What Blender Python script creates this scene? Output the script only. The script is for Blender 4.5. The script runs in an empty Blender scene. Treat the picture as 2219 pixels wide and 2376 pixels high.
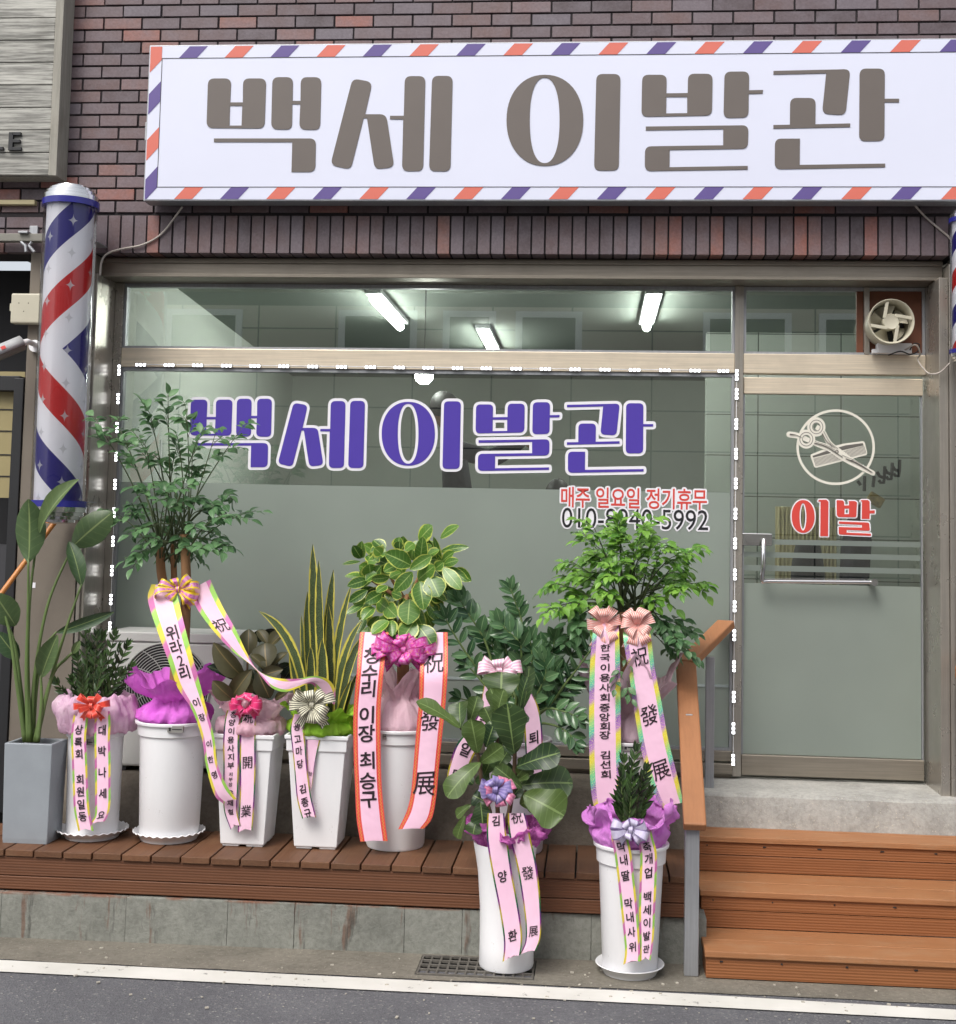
import bpy, math, random
from mathutils import Vector, Matrix, noise as mnoise
R = math.radians
scene = bpy.context.scene
COL = scene.collection

# ------------------------------------------------------------------ camera
F_PX, PPX, PPY, W_PX, H_PX = 3000.0, 1146.98, 1019.8, 2219.0, 2376.0
CX = Vector((0.99693182, 0.07559625, 0.02030165))
CU = Vector((-0.01470086, -0.07392098, 0.99715574))
CF = Vector((-0.07688195, 0.99439474, 0.07258284))
CAM = Vector((0.0, -6.6, 1.85))
cam_data = bpy.data.cameras.new("camera")
cam = bpy.data.objects.new("camera", cam_data)
COL.objects.link(cam)
cam.matrix_world = Matrix(((CX.x, CU.x, -CF.x, CAM.x), (CX.y, CU.y, -CF.y, CAM.y), (CX.z, CU.z, -CF.z, CAM.z), (0, 0, 0, 1)))
cam_data.sensor_fit = 'HORIZONTAL'
cam_data.sensor_width = 36.0
cam_data.lens = 36.0 * F_PX / W_PX
cam_data.shift_x = (W_PX / 2 - PPX) / W_PX
cam_data.shift_y = (PPY - H_PX / 2) / W_PX
cam_data.clip_end = 500
scene.camera = cam

# ------------------------------------------------------------------ sky, sun, exposure
SUN_EL, SUN_AZ = R(52), R(205)
world = bpy.data.worlds.new("World")
scene.world = world
world.use_nodes = True
wn, wl = world.node_tree.nodes, world.node_tree.links
sky = wn.new('ShaderNodeTexSky')
sky.sky_type = 'NISHITA'
sky.sun_disc = False
sky.sun_elevation = SUN_EL
sky.sun_rotation = SUN_AZ
sky.dust_density = 4.0
sky.air_density = 1.0
hsv = wn.new('ShaderNodeHueSaturation')
hsv.inputs['Saturation'].default_value = 0.30
wl.new(sky.outputs[0], hsv.inputs['Color'])
bg = wn['Background']
wl.new(hsv.outputs[0], bg.inputs[0])
bg.inputs[1].default_value = 0.13
sd = bpy.data.lights.new("sun", 'SUN')
sd.energy = 1.1
sd.angle = R(25)
sd.color = (1.0, 0.96, 0.9)
sun = bpy.data.objects.new("sun", sd)
COL.objects.link(sun)
sdir = Vector((math.sin(SUN_AZ) * math.cos(SUN_EL), math.cos(SUN_AZ) * math.cos(SUN_EL), math.sin(SUN_EL)))
sun.rotation_euler = sdir.to_track_quat('Z', 'Y').to_euler()
sun.location = sdir * 30
scene.view_settings.view_transform = 'Standard'
scene.view_settings.look = 'None'
scene.view_settings.gamma = 1
scene.view_settings.exposure = 0.68
scene.render.engine = 'CYCLES'
scene.cycles.max_bounces = 8
scene.cycles.transparent_max_bounces = 16

# ------------------------------------------------------------------ helpers
def at(px, py, Y):
    """world point on the plane y = Y seen at photo pixel (px, py)"""
    d = CX * ((px - PPX) / F_PX) - CU * ((py - PPY) / F_PX) + CF
    return CAM + d * ((Y - CAM.y) / d.y)

def mpp(Y):
    return (Y - CAM.y) / F_PX

def lin(c):
    o = []
    for v in c[:3]:
        v /= 255.0
        o.append(v / 12.92 if v <= 0.04045 else ((v + 0.055) / 1.055) ** 2.4)
    return (o[0], o[1], o[2], 1.0)

def scl(c, k):
    return (min(c[0] * k, 1), min(c[1] * k, 1), min(c[2] * k, 1), 1)

class NT:
    def __init__(s, name):
        s.m = bpy.data.materials.new(name)
        s.m.use_nodes = True
        s.n, s.l = s.m.node_tree.nodes, s.m.node_tree.links
        s.b = s.n['Principled BSDF']
        s.out = s.n['Material Output']
    def new(s, t, **kw):
        nd = s.n.new(t)
        for k, v in kw.items():
            setattr(nd, k, v)
        return nd
    def link(s, a, b):
        s.l.new(a, b)
    def coord(s, which='Object', scale=(1, 1, 1)):
        tc = s.new('ShaderNodeTexCoord')
        mp = s.new('ShaderNodeMapping')
        mp.inputs['Scale'].default_value = scale
        s.link(tc.outputs[which], mp.inputs[0])
        return mp.outputs[0]
    def noise(s, scale, vec=None, detail=5, rough=.6):
        nz = s.new('ShaderNodeTexNoise')
        nz.inputs['Scale'].default_value = scale
        nz.inputs['Detail'].default_value = detail
        nz.inputs['Roughness'].default_value = rough
        s.link(vec if vec is not None else s.coord(), nz.inputs['Vector'])
        return nz.outputs[0]
    def ramp(s, fac, stops, interp='LINEAR'):
        r = s.new('ShaderNodeValToRGB')
        r.color_ramp.interpolation = interp
        e = r.color_ramp.elements
        while len(e) < len(stops):
            e.new(0.5)
        for i, (p, c) in enumerate(stops):
            e[i].position = p
            e[i].color = c if len(c) == 4 else (*c, 1)
        s.link(fac, r.inputs[0])
        return r.outputs[0]
    def math(s, op, a, b=None, c=None):
        m = s.new('ShaderNodeMath', operation=op)
        for i, v in enumerate((a, b, c)):
            if v is None:
                continue
            if isinstance(v, (int, float)):
                m.inputs[i].default_value = v
            else:
                s.link(v, m.inputs[i])
        return m.outputs[0]
    def mix(s, fac, a, b, blend='MIX'):
        m = s.new('ShaderNodeMix', data_type='RGBA', blend_type=blend)
        for sock, v in ((m.inputs[0], fac), (m.inputs[6], a), (m.inputs[7], b)):
            if isinstance(v, (int, float)):
                sock.default_value = v
            elif isinstance(v, tuple):
                sock.default_value = v
            else:
                s.link(v, sock)
        return m.outputs[2]
    def bump(s, h, strength=.3, dist=.01):
        b = s.new('ShaderNodeBump')
        b.inputs['Strength'].default_value = strength
        b.inputs['Distance'].default_value = dist
        s.link(h, b.inputs['Height'])
        s.link(b.outputs[0], s.b.inputs['Normal'])
    def base(s, v):
        if isinstance(v, tuple):
            s.b.inputs['Base Color'].default_value = v
        else:
            s.link(v, s.b.inputs['Base Color'])
    def set(s, **kw):
        for k, v in kw.items():
            k = k.replace('_', ' ')
            if isinstance(v, (int, float, tuple)):
                s.b.inputs[k].default_value = v
            else:
                s.link(v, s.b.inputs[k])

def M(name, col, rough=.5, metal=0.0, var=.08, vs=6.0, bump=0.0, bs=150.0, spec=.5, k=1.0, sheen=0, stretch=(1, 1, 1)):
    t = NT(name)
    c = scl(lin(col), k)
    vec = t.coord('Object', stretch)
    if var > 0:
        t.base(t.ramp(t.noise(vs, vec), [(.3, scl(c, 1 - var)), (.7, scl(c, 1 + var))]))
    else:
        t.base(c)
    t.set(Roughness=rough, Metallic=metal, Specular_IOR_Level=spec)
    if sheen:
        t.set(Sheen_Weight=sheen)
    if bump > 0:
        t.bump(t.noise(bs, vec, 3), bump, .004)
    return t.m

class MB:
    def __init__(s):
        s.v, s.f, s.uv, s.r = [], [], [], []
        s.cur = 0.5
    def face(s, idx, uv=None):
        s.f.append(tuple(idx)); s.uv.append(uv); s.r.append(s.cur)
    def add(s, pts):
        i = len(s.v)
        s.v.extend([tuple(p) for p in pts])
        return i
    def poly(s, pts, uv=None):
        i = s.add(pts)
        s.face(range(i, i + len(pts)), uv)
    def box(s, x0, x1, y0, y1, z0, z1):
        i = s.add([(x0, y0, z0), (x1, y0, z0), (x1, y1, z0), (x0, y1, z0), (x0, y0, z1), (x1, y0, z1), (x1, y1, z1), (x0, y1, z1)])
        for q in ((0, 3, 2, 1), (4, 5, 6, 7), (0, 1, 5, 4), (1, 2, 6, 5), (2, 3, 7, 6), (3, 0, 4, 7)):
            s.face([i + k for k in q])
    def obox(s, c, ax, ay, az):
        """box from centre and three half-axis vectors"""
        c, ax, ay, az = Vector(c), Vector(ax), Vector(ay), Vector(az)
        i = s.add([c - ax - ay - az, c + ax - ay - az, c + ax + ay - az, c - ax + ay - az, c - ax - ay + az, c + ax - ay + az, c + ax + ay + az, c - ax + ay + az])
        for q in ((0, 3, 2, 1), (4, 5, 6, 7), (0, 1, 5, 4), (1, 2, 6, 5), (2, 3, 7, 6), (3, 0, 4, 7)):
            s.face([i + k for k in q])
    def hexa(s, p):
        """8 corner points: bottom 4 then top 4"""
        i = s.add(p)
        for q in ((0, 3, 2, 1), (4, 5, 6, 7), (0, 1, 5, 4), (1, 2, 6, 5), (2, 3, 7, 6), (3, 0, 4, 7)):
            s.face([i + k for k in q])
    def grid(s, rows, uvs=None, closed=False):
        n, m = len(rows), len(rows[0])
        i = s.add([p for r in rows for p in r])
        for a in range(n - 1):
            for b in range(m if closed else m - 1):
                b2 = (b + 1) % m
                idx = (i + a * m + b, i + a * m + b2, i + (a + 1) * m + b2, i + (a + 1) * m + b)
                uv = None
                if uvs:
                    uv = (uvs[a][b], uvs[a][b2], uvs[a + 1][b2], uvs[a + 1][b])
                s.face(idx, uv)
    def tube(s, pts, r, seg=8, cap=True):
        pts = [Vector(p) for p in pts]
        rs = r if isinstance(r, (list, tuple)) else [r] * len(pts)
        rows = []
        prev = None
        for k, p in enumerate(pts):
            t = (pts[min(k + 1, len(pts) - 1)] - pts[max(k - 1, 0)]).normalized()
            if prev is None:
                a = t.orthogonal().normalized()
            else:
                a = (prev - t * prev.dot(t)).normalized()
            prev = a
            b = t.cross(a)
            rows.append([p + (a * math.cos(2 * math.pi * j / seg) + b * math.sin(2 * math.pi * j / seg)) * rs[k] for j in range(seg)])
        i = len(s.v)
        s.grid(rows, closed=True)
        if cap:
            s.face(list(range(i, i + seg))[::-1])
            e = i + (len(rows) - 1) * seg
            s.face(range(e, e + seg))
    def lathe(s, prof, c, seg=40, wob=None):
        """prof: list of (radius, z); c: (x, y)"""
        rows = []
        for rr, z in prof:
            rows.append([(c[0] + rr * math.cos(2 * math.pi * j / seg), c[1] + rr * math.sin(2 * math.pi * j / seg), z + (wob(j, rr) if wob else 0)) for j in range(seg)])
        s.grid(rows, closed=True)
    def build(s, name, mat, parent=None, smooth=None, bevel=0.0, solid=0.0):
        me = bpy.data.meshes.new(name)
        me.from_pydata(s.v, [], s.f)
        if any(u is not None for u in s.uv):
            uvl = me.uv_layers.new(name='UVMap')
            k = 0
            for fi, f in enumerate(s.f):
                for j in range(len(f)):
                    if s.uv[fi] is not None:
                        uvl.data[k].uv = s.uv[fi][j]
                    k += 1
        at_ = me.attributes.new('rnd', 'FLOAT', 'FACE')
        at_.data.foreach_set('value', s.r)
        if smooth is not None:
            me.polygons.foreach_set('use_smooth', [True] * len(me.polygons))
            if smooth < 180:
                me.set_sharp_from_angle(angle=R(smooth))
        me.materials.append(mat)
        o = bpy.data.objects.new(name, me)
        COL.objects.link(o)
        if parent is not None:
            setparent(o, parent)
        if bevel > 0:
            bm = o.modifiers.new('bevel', 'BEVEL')
            bm.width = bevel; bm.segments = 2; bm.limit_method = 'ANGLE'; bm.angle_limit = R(40)
        if solid > 0:
            sm = o.modifiers.new('solid', 'SOLIDIFY')
            sm.thickness = solid; sm.offset = 0
        return o

def setparent(o, p):
    o.parent = p
    if p.type == 'EMPTY':
        o.matrix_parent_inverse = Matrix.Translation(-p.location)

def thing(name, label, cat, loc, group=None):
    o = bpy.data.objects.new(name, None)
    o.empty_display_size = .1
    COL.objects.link(o)
    o.location = loc
    return tag(o, label, cat, group)

def tag(o, label, cat, group=None):
    o['label'] = label
    o['category'] = cat
    if group:
        o['group'] = group
    return o

def structure(o):
    o['kind'] = 'structure'
    return o

# --- flat lettering -------------------------------------------------
def rounded(pts, rad):
    """pts: (x, y) or (x, y, 'r'); returns the outline with the flagged corners rounded"""
    out = []
    n = len(pts)
    for i, p in enumerate(pts):
        if len(p) == 2:
            out.append((p[0], p[1])); continue
        a, b, c = Vector(pts[i - 1][:2]), Vector(p[:2]), Vector(pts[(i + 1) % n][:2])
        da, dc = (a - b), (c - b)
        r = min(rad, da.length * .48, dc.length * .48)
        pa, pc = b + da.normalized() * r, b + dc.normalized() * r
        for k in range(6):
            t = k / 5
            q = pa * (1 - t) ** 2 + b * 2 * t * (1 - t) + pc * t * t
            out.append((q.x, q.y))
    return out

def ellipse(cx, cy, rx, ry, n=48, p=2.0):
    o = []
    for k in range(n):
        a = 2 * math.pi * k / n
        c, s = math.cos(a), math.sin(a)
        o.append((cx + rx * math.copysign(abs(c) ** (2 / p), c), cy + ry * math.copysign(abs(s) ** (2 / p), s)))
    return o

def curve_mesh(loops, offset=0.0, extrude=0.0):
    cu = bpy.data.curves.new('tmp', 'CURVE')
    cu.dimensions = '2D'
    cu.fill_mode = 'BOTH'
    cu.offset = offset
    cu.extrude = extrude
    for lp in loops:
        sp = cu.splines.new('POLY')
        sp.points.add(len(lp) - 1)
        for k, p in enumerate(lp):
            sp.points[k].co = (p[0], p[1], 0, 1)
        sp.use_cyclic_u = True
    ob = bpy.data.objects.new('tmp', cu)
    me = bpy.data.meshes.new_from_object(ob)
    vs = [tuple(v.co) for v in me.vertices]
    fs = [tuple(p.vertices) for p in me.polygons]
    bpy.data.objects.remove(ob); bpy.data.curves.remove(cu); bpy.data.meshes.remove(me)
    return vs, fs

def text_mesh(body, offset=0.0, extrude=0.0, spacing=1.0):
    cu = bpy.data.curves.new('tmp', 'FONT')
    cu.body = body
    cu.size = 1.0
    cu.offset = offset
    cu.extrude = extrude
    cu.resolution_u = 4
    cu.space_character = spacing
    ob = bpy.data.objects.new('tmp', cu)
    me = bpy.data.meshes.new_from_object(ob)
    vs = [tuple(v.co) for v in me.vertices]
    fs = [tuple(p.vertices) for p in me.polygons]
    bpy.data.objects.remove(ob); bpy.data.curves.remove(cu); bpy.data.meshes.remove(me)
    return vs, fs

GLYPH = {}
def glyph(ch):
    if ch not in GLYPH:
        vs, fs = text_mesh(ch, 0.020 if ord(ch) >= 0xAC00 else 0.004)
        xs = [v[0] for v in vs]; ys = [v[1] for v in vs]
        cx, cy = (min(xs) + max(xs)) / 2, (min(ys) + max(ys)) / 2
        GLYPH[ch] = ([(v[0] - cx, v[1] - cy) for v in vs], fs)
    return GLYPH[ch]

def plate(name, loops_px, Y, mat, parent, grow=0.0, thick=0.002):
    """lettering / cut-out lying on a wall parallel to the facade; outline given in photo pixels"""
    loops = []
    for lp in loops_px:
        w = [at(x, y, Y) for x, y in lp]
        loops.append([(p.x, p.z) for p in w])
    if grow:
        vs, fs = grow2d(*curve_mesh(loops), grow)
    else:
        vs, fs = curve_mesh(loops, 0, thick / 2)
    mb = MB()
    mb.v = [(v[0], Y - v[2], v[1]) for v in vs]
    for f in fs:
        mb.face(f[::-1])
    return mb.build(name, mat, parent)

def grow2d(vs, fs, grow):
    """union of a flat shape with a band of half-width `grow` along its outline"""
    from mathutils.geometry import delaunay_2d_cdt
    use = {}
    for f in fs:
        for i in range(len(f)):
            k = (min(f[i - 1], f[i]), max(f[i - 1], f[i]))
            use[k] = use.get(k, 0) + 1
    P = [Vector((v[0], v[1])) for v in vs]
    F = [list(f) for f in fs]
    for (a, b), n in use.items():
        if n != 1:
            continue
        d = P[b] - P[a]
        if d.length < 1e-7:
            continue
        d.normalize(); base = math.atan2(d.y, d.x)
        cap = []
        for c, s0 in ((P[b], -math.pi / 2), (P[a], math.pi / 2)):
            for j in range(7):
                an = base + s0 + math.pi * j / 6
                cap.append(c + Vector((math.cos(an), math.sin(an))) * grow)
        i = len(P); P += cap; F.append(list(range(i, i + len(cap))))
    out = delaunay_2d_cdt(P, [], F, 1, 1e-6)
    return [(v.x, v.y, 0.0) for v in out[0]], [tuple(f) for f, src in zip(out[2], out[5]) if src]

def text_plate(name, body, x0, y0, x1, y1, Y, mat, parent, offset=0.0, thick=.002, grow=0):
    """text fitted in the pixel box (bottom-left / top-right corners measured for the un-grown text)"""
    vs, fs = text_mesh(body, offset)
    xs = [v[0] for v in vs]; ys = [v[1] for v in vs]
    a, b = at(x0, y1, Y), at(x1, y0, Y)
    sx = (b.x - a.x) / (max(xs) - min(xs)); sz = (b.z - a.z) / (max(ys) - min(ys))
    vs = [((v[0] - min(xs)) * sx, (v[1] - min(ys)) * sz, 0) for v in vs]
    if grow:
        vs, fs = grow2d(vs, fs, grow)
    mb = MB()
    mb.v = [(a.x + v[0], Y, a.z + v[1]) for v in vs]
    for f in fs:
        mb.face(f[::-1])
    return mb.build(name, mat, parent)

def catmull(pts, n):
    """pts: list of tuples, resampled to n+1 rows"""
    P = [tuple(p) for p in pts]
    P = [tuple(2 * a - b for a, b in zip(P[0], P[1]))] + P + [tuple(2 * a - b for a, b in zip(P[-1], P[-2]))]
    m = len(P) - 3
    out = []
    for k in range(n + 1):
        u = k / n * m
        i = min(int(u), m - 1)
        t = u - i
        p0, p1, p2, p3 = P[i:i + 4]
        out.append(tuple(.5 * (2 * b + (c - a) * t + (2 * a - 5 * b + 4 * c - d) * t * t + (-a + 3 * b - 3 * c + d) * t ** 3) for a, b, c, d in zip(p0, p1, p2, p3)))
    return out

# ------------------------------------------------------------------ materials
def brick_mat():
    t = NT('brick')
    a = t.new('ShaderNodeAttribute', attribute_name='rnd')
    vec = t.coord()
    base = t.ramp(a.outputs['Fac'], [(0, lin((78, 66, 70))), (.22, lin((98, 82, 86))), (.42, lin((110, 94, 97))), (.6, lin((100, 80, 81))), (.76, lin((116, 90, 87))), (.9, lin((106, 98, 106))), (.95, lin((138, 96, 86))), (1, lin((152, 96, 84)))])
    n1 = t.noise(9, vec, 6)
    c = t.mix(t.ramp(n1, [(.35, (0, 0, 0)), (.7, (.55, .55, .55))]), base, lin((120, 112, 120)))
    n2 = t.noise(70, vec, 4)
    c = t.mix(.35, c, t.ramp(n2, [(.3, (.25, .2, .2)), (.7, (1, 1, 1))]), 'MULTIPLY')
    t.base(c)
    t.set(Roughness=.55)
    t.bump(n2, .35, .004)
    return t.m

def wood_mat(name, col, rib=0.0, axis='X', var=.2, grain=(1, 30, 30), rough=.6, dark=None, k=1.0, ribdir='Z', tight=False, wear=None):
    t = NT(name)
    c = scl(lin(col), k)
    vec = t.coord('Object', grain)
    n = t.noise(3, vec, 6, .65)
    a = t.new('ShaderNodeAttribute', attribute_name='rnd')
    cc = t.ramp(n, [(.40 if tight else .25, scl(c, 1 - var)), (.5, c), (.6 if tight else .8, scl(c, 1 + var))])
    if wear:
        wn_ = t.noise(11, t.coord('Object', (.5, 1, 1)), 7, .75)
        cc = t.mix(t.ramp(wn_, [(.5, (0, 0, 0)), (.68, (.55, .55, .55))]), cc, lin(wear))
    tone = t.ramp(a.outputs['Fac'], [(0, (.78, .78, .78)), (1, (1.12, 1.12, 1.12))])
    cc = t.mix(1.0, cc, tone, 'MULTIPLY')
    n3 = t.noise(5, t.coord(), 4)
    cc = t.mix(t.ramp(n3, [(.55, (0, 0, 0)), (.8, (.35, .35, .35))]), cc, scl(lin(dark) if dark else c, .55 if not dark else 1))
    t.base(cc)
    t.set(Roughness=rough)
    h = n
    if rib > 0:
        w = t.new('ShaderNodeTexWave', wave_type='BANDS', bands_direction=ribdir, wave_profile='SIN')
        w.inputs['Scale'].default_value = rib
        w.inputs['Distortion'].default_value = .3
        w.inputs['Detail Scale'].default_value = .3
        t.link(t.coord(), w.inputs[0])
        h = t.math('ADD', t.math('MULTIPLY', n, .3), w.outputs[1])
        cc2 = t.mix(t.math('MULTIPLY', t.math('SUBTRACT', 1.0, w.outputs[1]), .30), cc, scl(c, .45))
        t.base(cc2)
    t.bump(h, .28 if rib else .5, .004)
    return t.m

def steel_mat(name, col, rough=.3, streak=(1, 1, 40), k=1.0, met=.6):
    t = NT(name)
    c = scl(lin(col), k)
    n = t.noise(3, t.coord('Object', streak), 4)
    n2 = t.noise(5, t.coord(), 5)
    t.base(t.mix(t.ramp(n2, [(.45, (0, 0, 0)), (.75, (.5, .5, .5))]), t.ramp(n, [(.3, scl(c, .85)), (.7, scl(c, 1.1))]), scl(c, .7)))
    t.set(Metallic=met, Roughness=t.math('ADD', t.math('MULTIPLY', n2, .25), rough - .1))
    return t.m

def concrete_mat(name, col, rust=False, k=1.0, pebbles=0.0):
    t = NT(name)
    c = scl(lin(col), k)
    vec = t.coord()
    n = t.noise(4, vec, 8, .7)
    n2 = t.noise(45, vec, 5, .7)
    cc = t.ramp(n, [(.3, scl(c, .72)), (.5, c), (.72, scl(c, 1.22))])
    cc = t.mix(.6, cc, t.ramp(n2, [(.3, (.62, .62, .6)), (.6, (1.05, 1.05, 1.05))]), 'MULTIPLY')
    if pebbles:
        vo = t.new('ShaderNodeTexVoronoi')
        vo.inputs['Scale'].default_value = 90
        t.link(vec, vo.inputs[0])
        m = t.ramp(vo.outputs[0], [(.12, (1, 1, 1)), (.3, (0, 0, 0))])
        sel = t.ramp(t.noise(30, vec, 2), [(.5, (0, 0, 0)), (.6, (1, 1, 1))])
        cc = t.mix(t.math('MULTIPLY', t.math('MULTIPLY', m, sel), pebbles), cc, lin((205, 196, 178)))
    if rust:
        sep = t.new('ShaderNodeSeparateXYZ')
        t.link(vec, sep.inputs[0])
        xs = t.noise(9, t.coord('Object', (1, .01, .16)), 4, .8)
        streak = t.ramp(xs, [(.57, (0, 0, 0)), (.64, (1, 1, 1))])
        ln = t.noise(3, t.coord('Object', (3, .01, .01)), 2)
        # streaks run down from the top edge to a length of their own
        reach = t.math('SUBTRACT', .215, t.math('MULTIPLY', t.math('POWER', ln, 2.0), .55))
        msk = t.math('MULTIPLY', streak, t.ramp(t.math('SUBTRACT', sep.outputs[2], reach), [(.0, (0, 0, 0)), (.04, (1, 1, 1))]))
        cc = t.mix(t.math('MULTIPLY', msk, .6), cc, lin((104, 68, 50)))
        bs = t.ramp(t.noise(7, t.coord('Object', (1.3, .01, .22)), 5, .8), [(.57, (0, 0, 0)), (.66, (.7, .7, .7))])
        cc = t.mix(bs, cc, lin((74, 74, 70)))
        top = t.ramp(sep.outputs[2], [(.188, (0, 0, 0)), (.2, (1, 1, 1))])
        cc = t.mix(t.math('MULTIPLY', top, t.ramp(t.noise(7, vec, 4), [(.45, (0, 0, 0)), (.6, (.8, .8, .8))])), cc, lin((128, 72, 44)))
    t.base(cc)
    t.set(Roughness=.9, Specular_IOR_Level=.25)
    t.bump(t.math('ADD', n, t.math('MULTIPLY', n2, .6)), .6, .012)
    return t.m

def asphalt_mat():
    t = NT('asphalt')
    vec = t.coord()
    vo = t.new('ShaderNodeTexVoronoi')
    vo.inputs['Scale'].default_value = 130
    t.link(vec, vo.inputs[0])
    a = t.new('ShaderNodeSeparateColor')
    t.link(vo.outputs['Color'], a.inputs[0])
    c = t.ramp(a.outputs[0], [(0, lin((92, 92, 96))), (.6, lin((102, 102, 105))), (.95, lin((110, 110, 112))), (1, lin((146, 145, 141)))])
    n = t.noise(2.2, vec, 5)
    c = t.mix(.7, c, t.ramp(n, [(.3, (.72, .72, .74)), (.7, (1.1, 1.1, 1.1))]), 'MULTIPLY')
    t.base(c)
    t.set(Roughness=.85, Specular_IOR_Level=.3)
    t.bump(vo.outputs[0], .6, .006)
    return t.m

def paint_line_mat():
    t = NT('road_paint')
    vec = t.coord()
    n = t.noise(22, vec, 8, .75)
    n2 = t.noise(3, vec, 3)
    wear = t.ramp(t.math('ADD', n, t.math('MULTIPLY', n2, .3)), [(.46, (1, 1, 1)), (.53, (0, 0, 0))])
    t.base(t.mix(wear, t.ramp(n2, [(.3, lin((200, 198, 190))), (.7, lin((218, 216, 210)))]), lin((110, 108, 104))))
    t.set(Roughness=.7)
    t.bump(n, .3, .004)
    return t.m

def glass_mat(name, tint, refl=.06, rough=0.0, power=1.0):
    """window glass: clear tinted pane with mirror reflection that grows at grazing angles"""
    t = NT(name)
    t.n.remove(t.b)
    tr = t.new('ShaderNodeBsdfTransparent')
    tr.inputs[0].default_value = (*tint, 1)
    gl = t.new('ShaderNodeBsdfGlossy')
    gl.inputs['Roughness'].default_value = rough
    lw = t.new('ShaderNodeFresnel')
    lw.inputs[0].default_value = 1.5
    f = t.math('ADD', t.math('MULTIPLY', lw.outputs[0], power), refl)
    t.n['Material Output']
    mx = t.new('ShaderNodeMixShader')
    t.link(f, mx.inputs[0]); t.link(tr.outputs[0], mx.inputs[1]); t.link(gl.outputs[0], mx.inputs[2])
    t.link(mx.outputs[0], t.out.inputs[0])
    return t.m

def frost_mat(name, col, see=.06):
    """frosted film: scatters light both ways, soft broad sheen, hardly any clear view"""
    t = NT(name)
    t.n.remove(t.b)
    di = t.new('ShaderNodeBsdfDiffuse'); tl = t.new('ShaderNodeBsdfRefraction')
    tl.inputs['IOR'].default_value = 1.02; tl.inputs['Roughness'].default_value = .42
    tr = t.new('ShaderNodeBsdfTransparent'); gl = t.new('ShaderNodeBsdfGlossy')
    n = t.noise(1.1, t.coord(), 3)
    c = t.ramp(n, [(.3, scl(lin(col), .92)), (.7, scl(lin(col), 1.08))])
    for s_ in (di, tl):
        t.link(c, s_.inputs[0])
    gl.inputs['Roughness'].default_value = .38
    a = t.new('ShaderNodeMixShader'); a.inputs[0].default_value = .45
    t.link(di.outputs[0], a.inputs[1]); t.link(tl.outputs[0], a.inputs[2])
    b = t.new('ShaderNodeMixShader'); b.inputs[0].default_value = see
    t.link(a.outputs[0], b.inputs[1]); t.link(tr.outputs[0], b.inputs[2])
    g = t.new('ShaderNodeMixShader')
    fr = t.new('ShaderNodeFresnel'); fr.inputs[0].default_value = 1.45
    t.link(t.math('ADD', fr.outputs[0], .09), g.inputs[0])
    t.link(b.outputs[0], g.inputs[1]); t.link(gl.outputs[0], g.inputs[2])
    t.link(g.outputs[0], t.out.inputs[0])
    return t.m

def emit_mat(name, col, s):
    t = NT(name)
    t.set(Emission_Color=(*col, 1), Emission_Strength=s, Base_Color=(.8, .8, .8, 1))
    return t.m

def leaf_mat(name, c1, c2, vein, edge=None, edge_at=.8, mott=None, rough=.38, transl=.25, spots=0.0, veins=0.0, k=1.0):
    """uv.x runs from -1 to 1 across the blade (stored 0..1), uv.y along it"""
    t = NT(name)
    a = t.new('ShaderNodeAttribute', attribute_name='rnd')
    uv = t.new('ShaderNodeUVMap')
    sep = t.new('ShaderNodeSeparateXYZ')
    t.link(uv.outputs[0], sep.inputs[0])
    u = t.math('ABSOLUTE', t.math('SUBTRACT', t.math('MULTIPLY', sep.outputs[0], 2.0), 1.0))
    c = t.mix(a.outputs['Fac'], scl(lin(c1), k), scl(lin(c2), k))
    n = t.noise(30, t.coord(), 4)
    c = t.mix(.5, c, t.ramp(n, [(.3, (.75, .75, .75)), (.7, (1.15, 1.15, 1.15))]), 'MULTIPLY')
    if mott:
        band = t.noise(9, t.coord('UV', (2.5, 14, 1)), 3)
        c = t.mix(t.ramp(band, [(.5, (0, 0, 0)), (.56, (.75, .75, .75))]), c, scl(lin(mott), k))
    if veins:
        w = t.math('SINE', t.math('MULTIPLY', t.math('ADD', sep.outputs[1], t.math('MULTIPLY', u, -.14)), 44.0))
        c = t.mix(t.math('MULTIPLY', t.math('GREATER_THAN', w, .93), veins), c, scl(lin(vein), k))
    if edge:
        jag = t.math('ADD', edge_at, t.math('MULTIPLY', t.math('SUBTRACT', t.noise(14, t.coord(), 3), .5), .7))
        jag = t.math('ADD', jag, t.math('MULTIPLY', t.math('SUBTRACT', a.outputs['Fac'], .6), -.12))
        c = t.mix(t.math('GREATER_THAN', u, jag), c, scl(lin(edge), k))
    c = t.mix(t.math('LESS_THAN', u, .055), c, scl(lin(vein), k))
    t.base(c)
    t.set(Roughness=rough, Specular_IOR_Level=.5)
    tl = t.new('ShaderNodeBsdfTranslucent')
    t.link(c, tl.inputs[0])
    mx = t.new('ShaderNodeMixShader'); mx.inputs[0].default_value = transl
    t.link(t.b.outputs[0], mx.inputs[1]); t.link(tl.outputs[0], mx.inputs[2])
    t.link(mx.outputs[0], t.out.inputs[0])
    t.bump(n, .15, .003)
    return t.m

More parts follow.
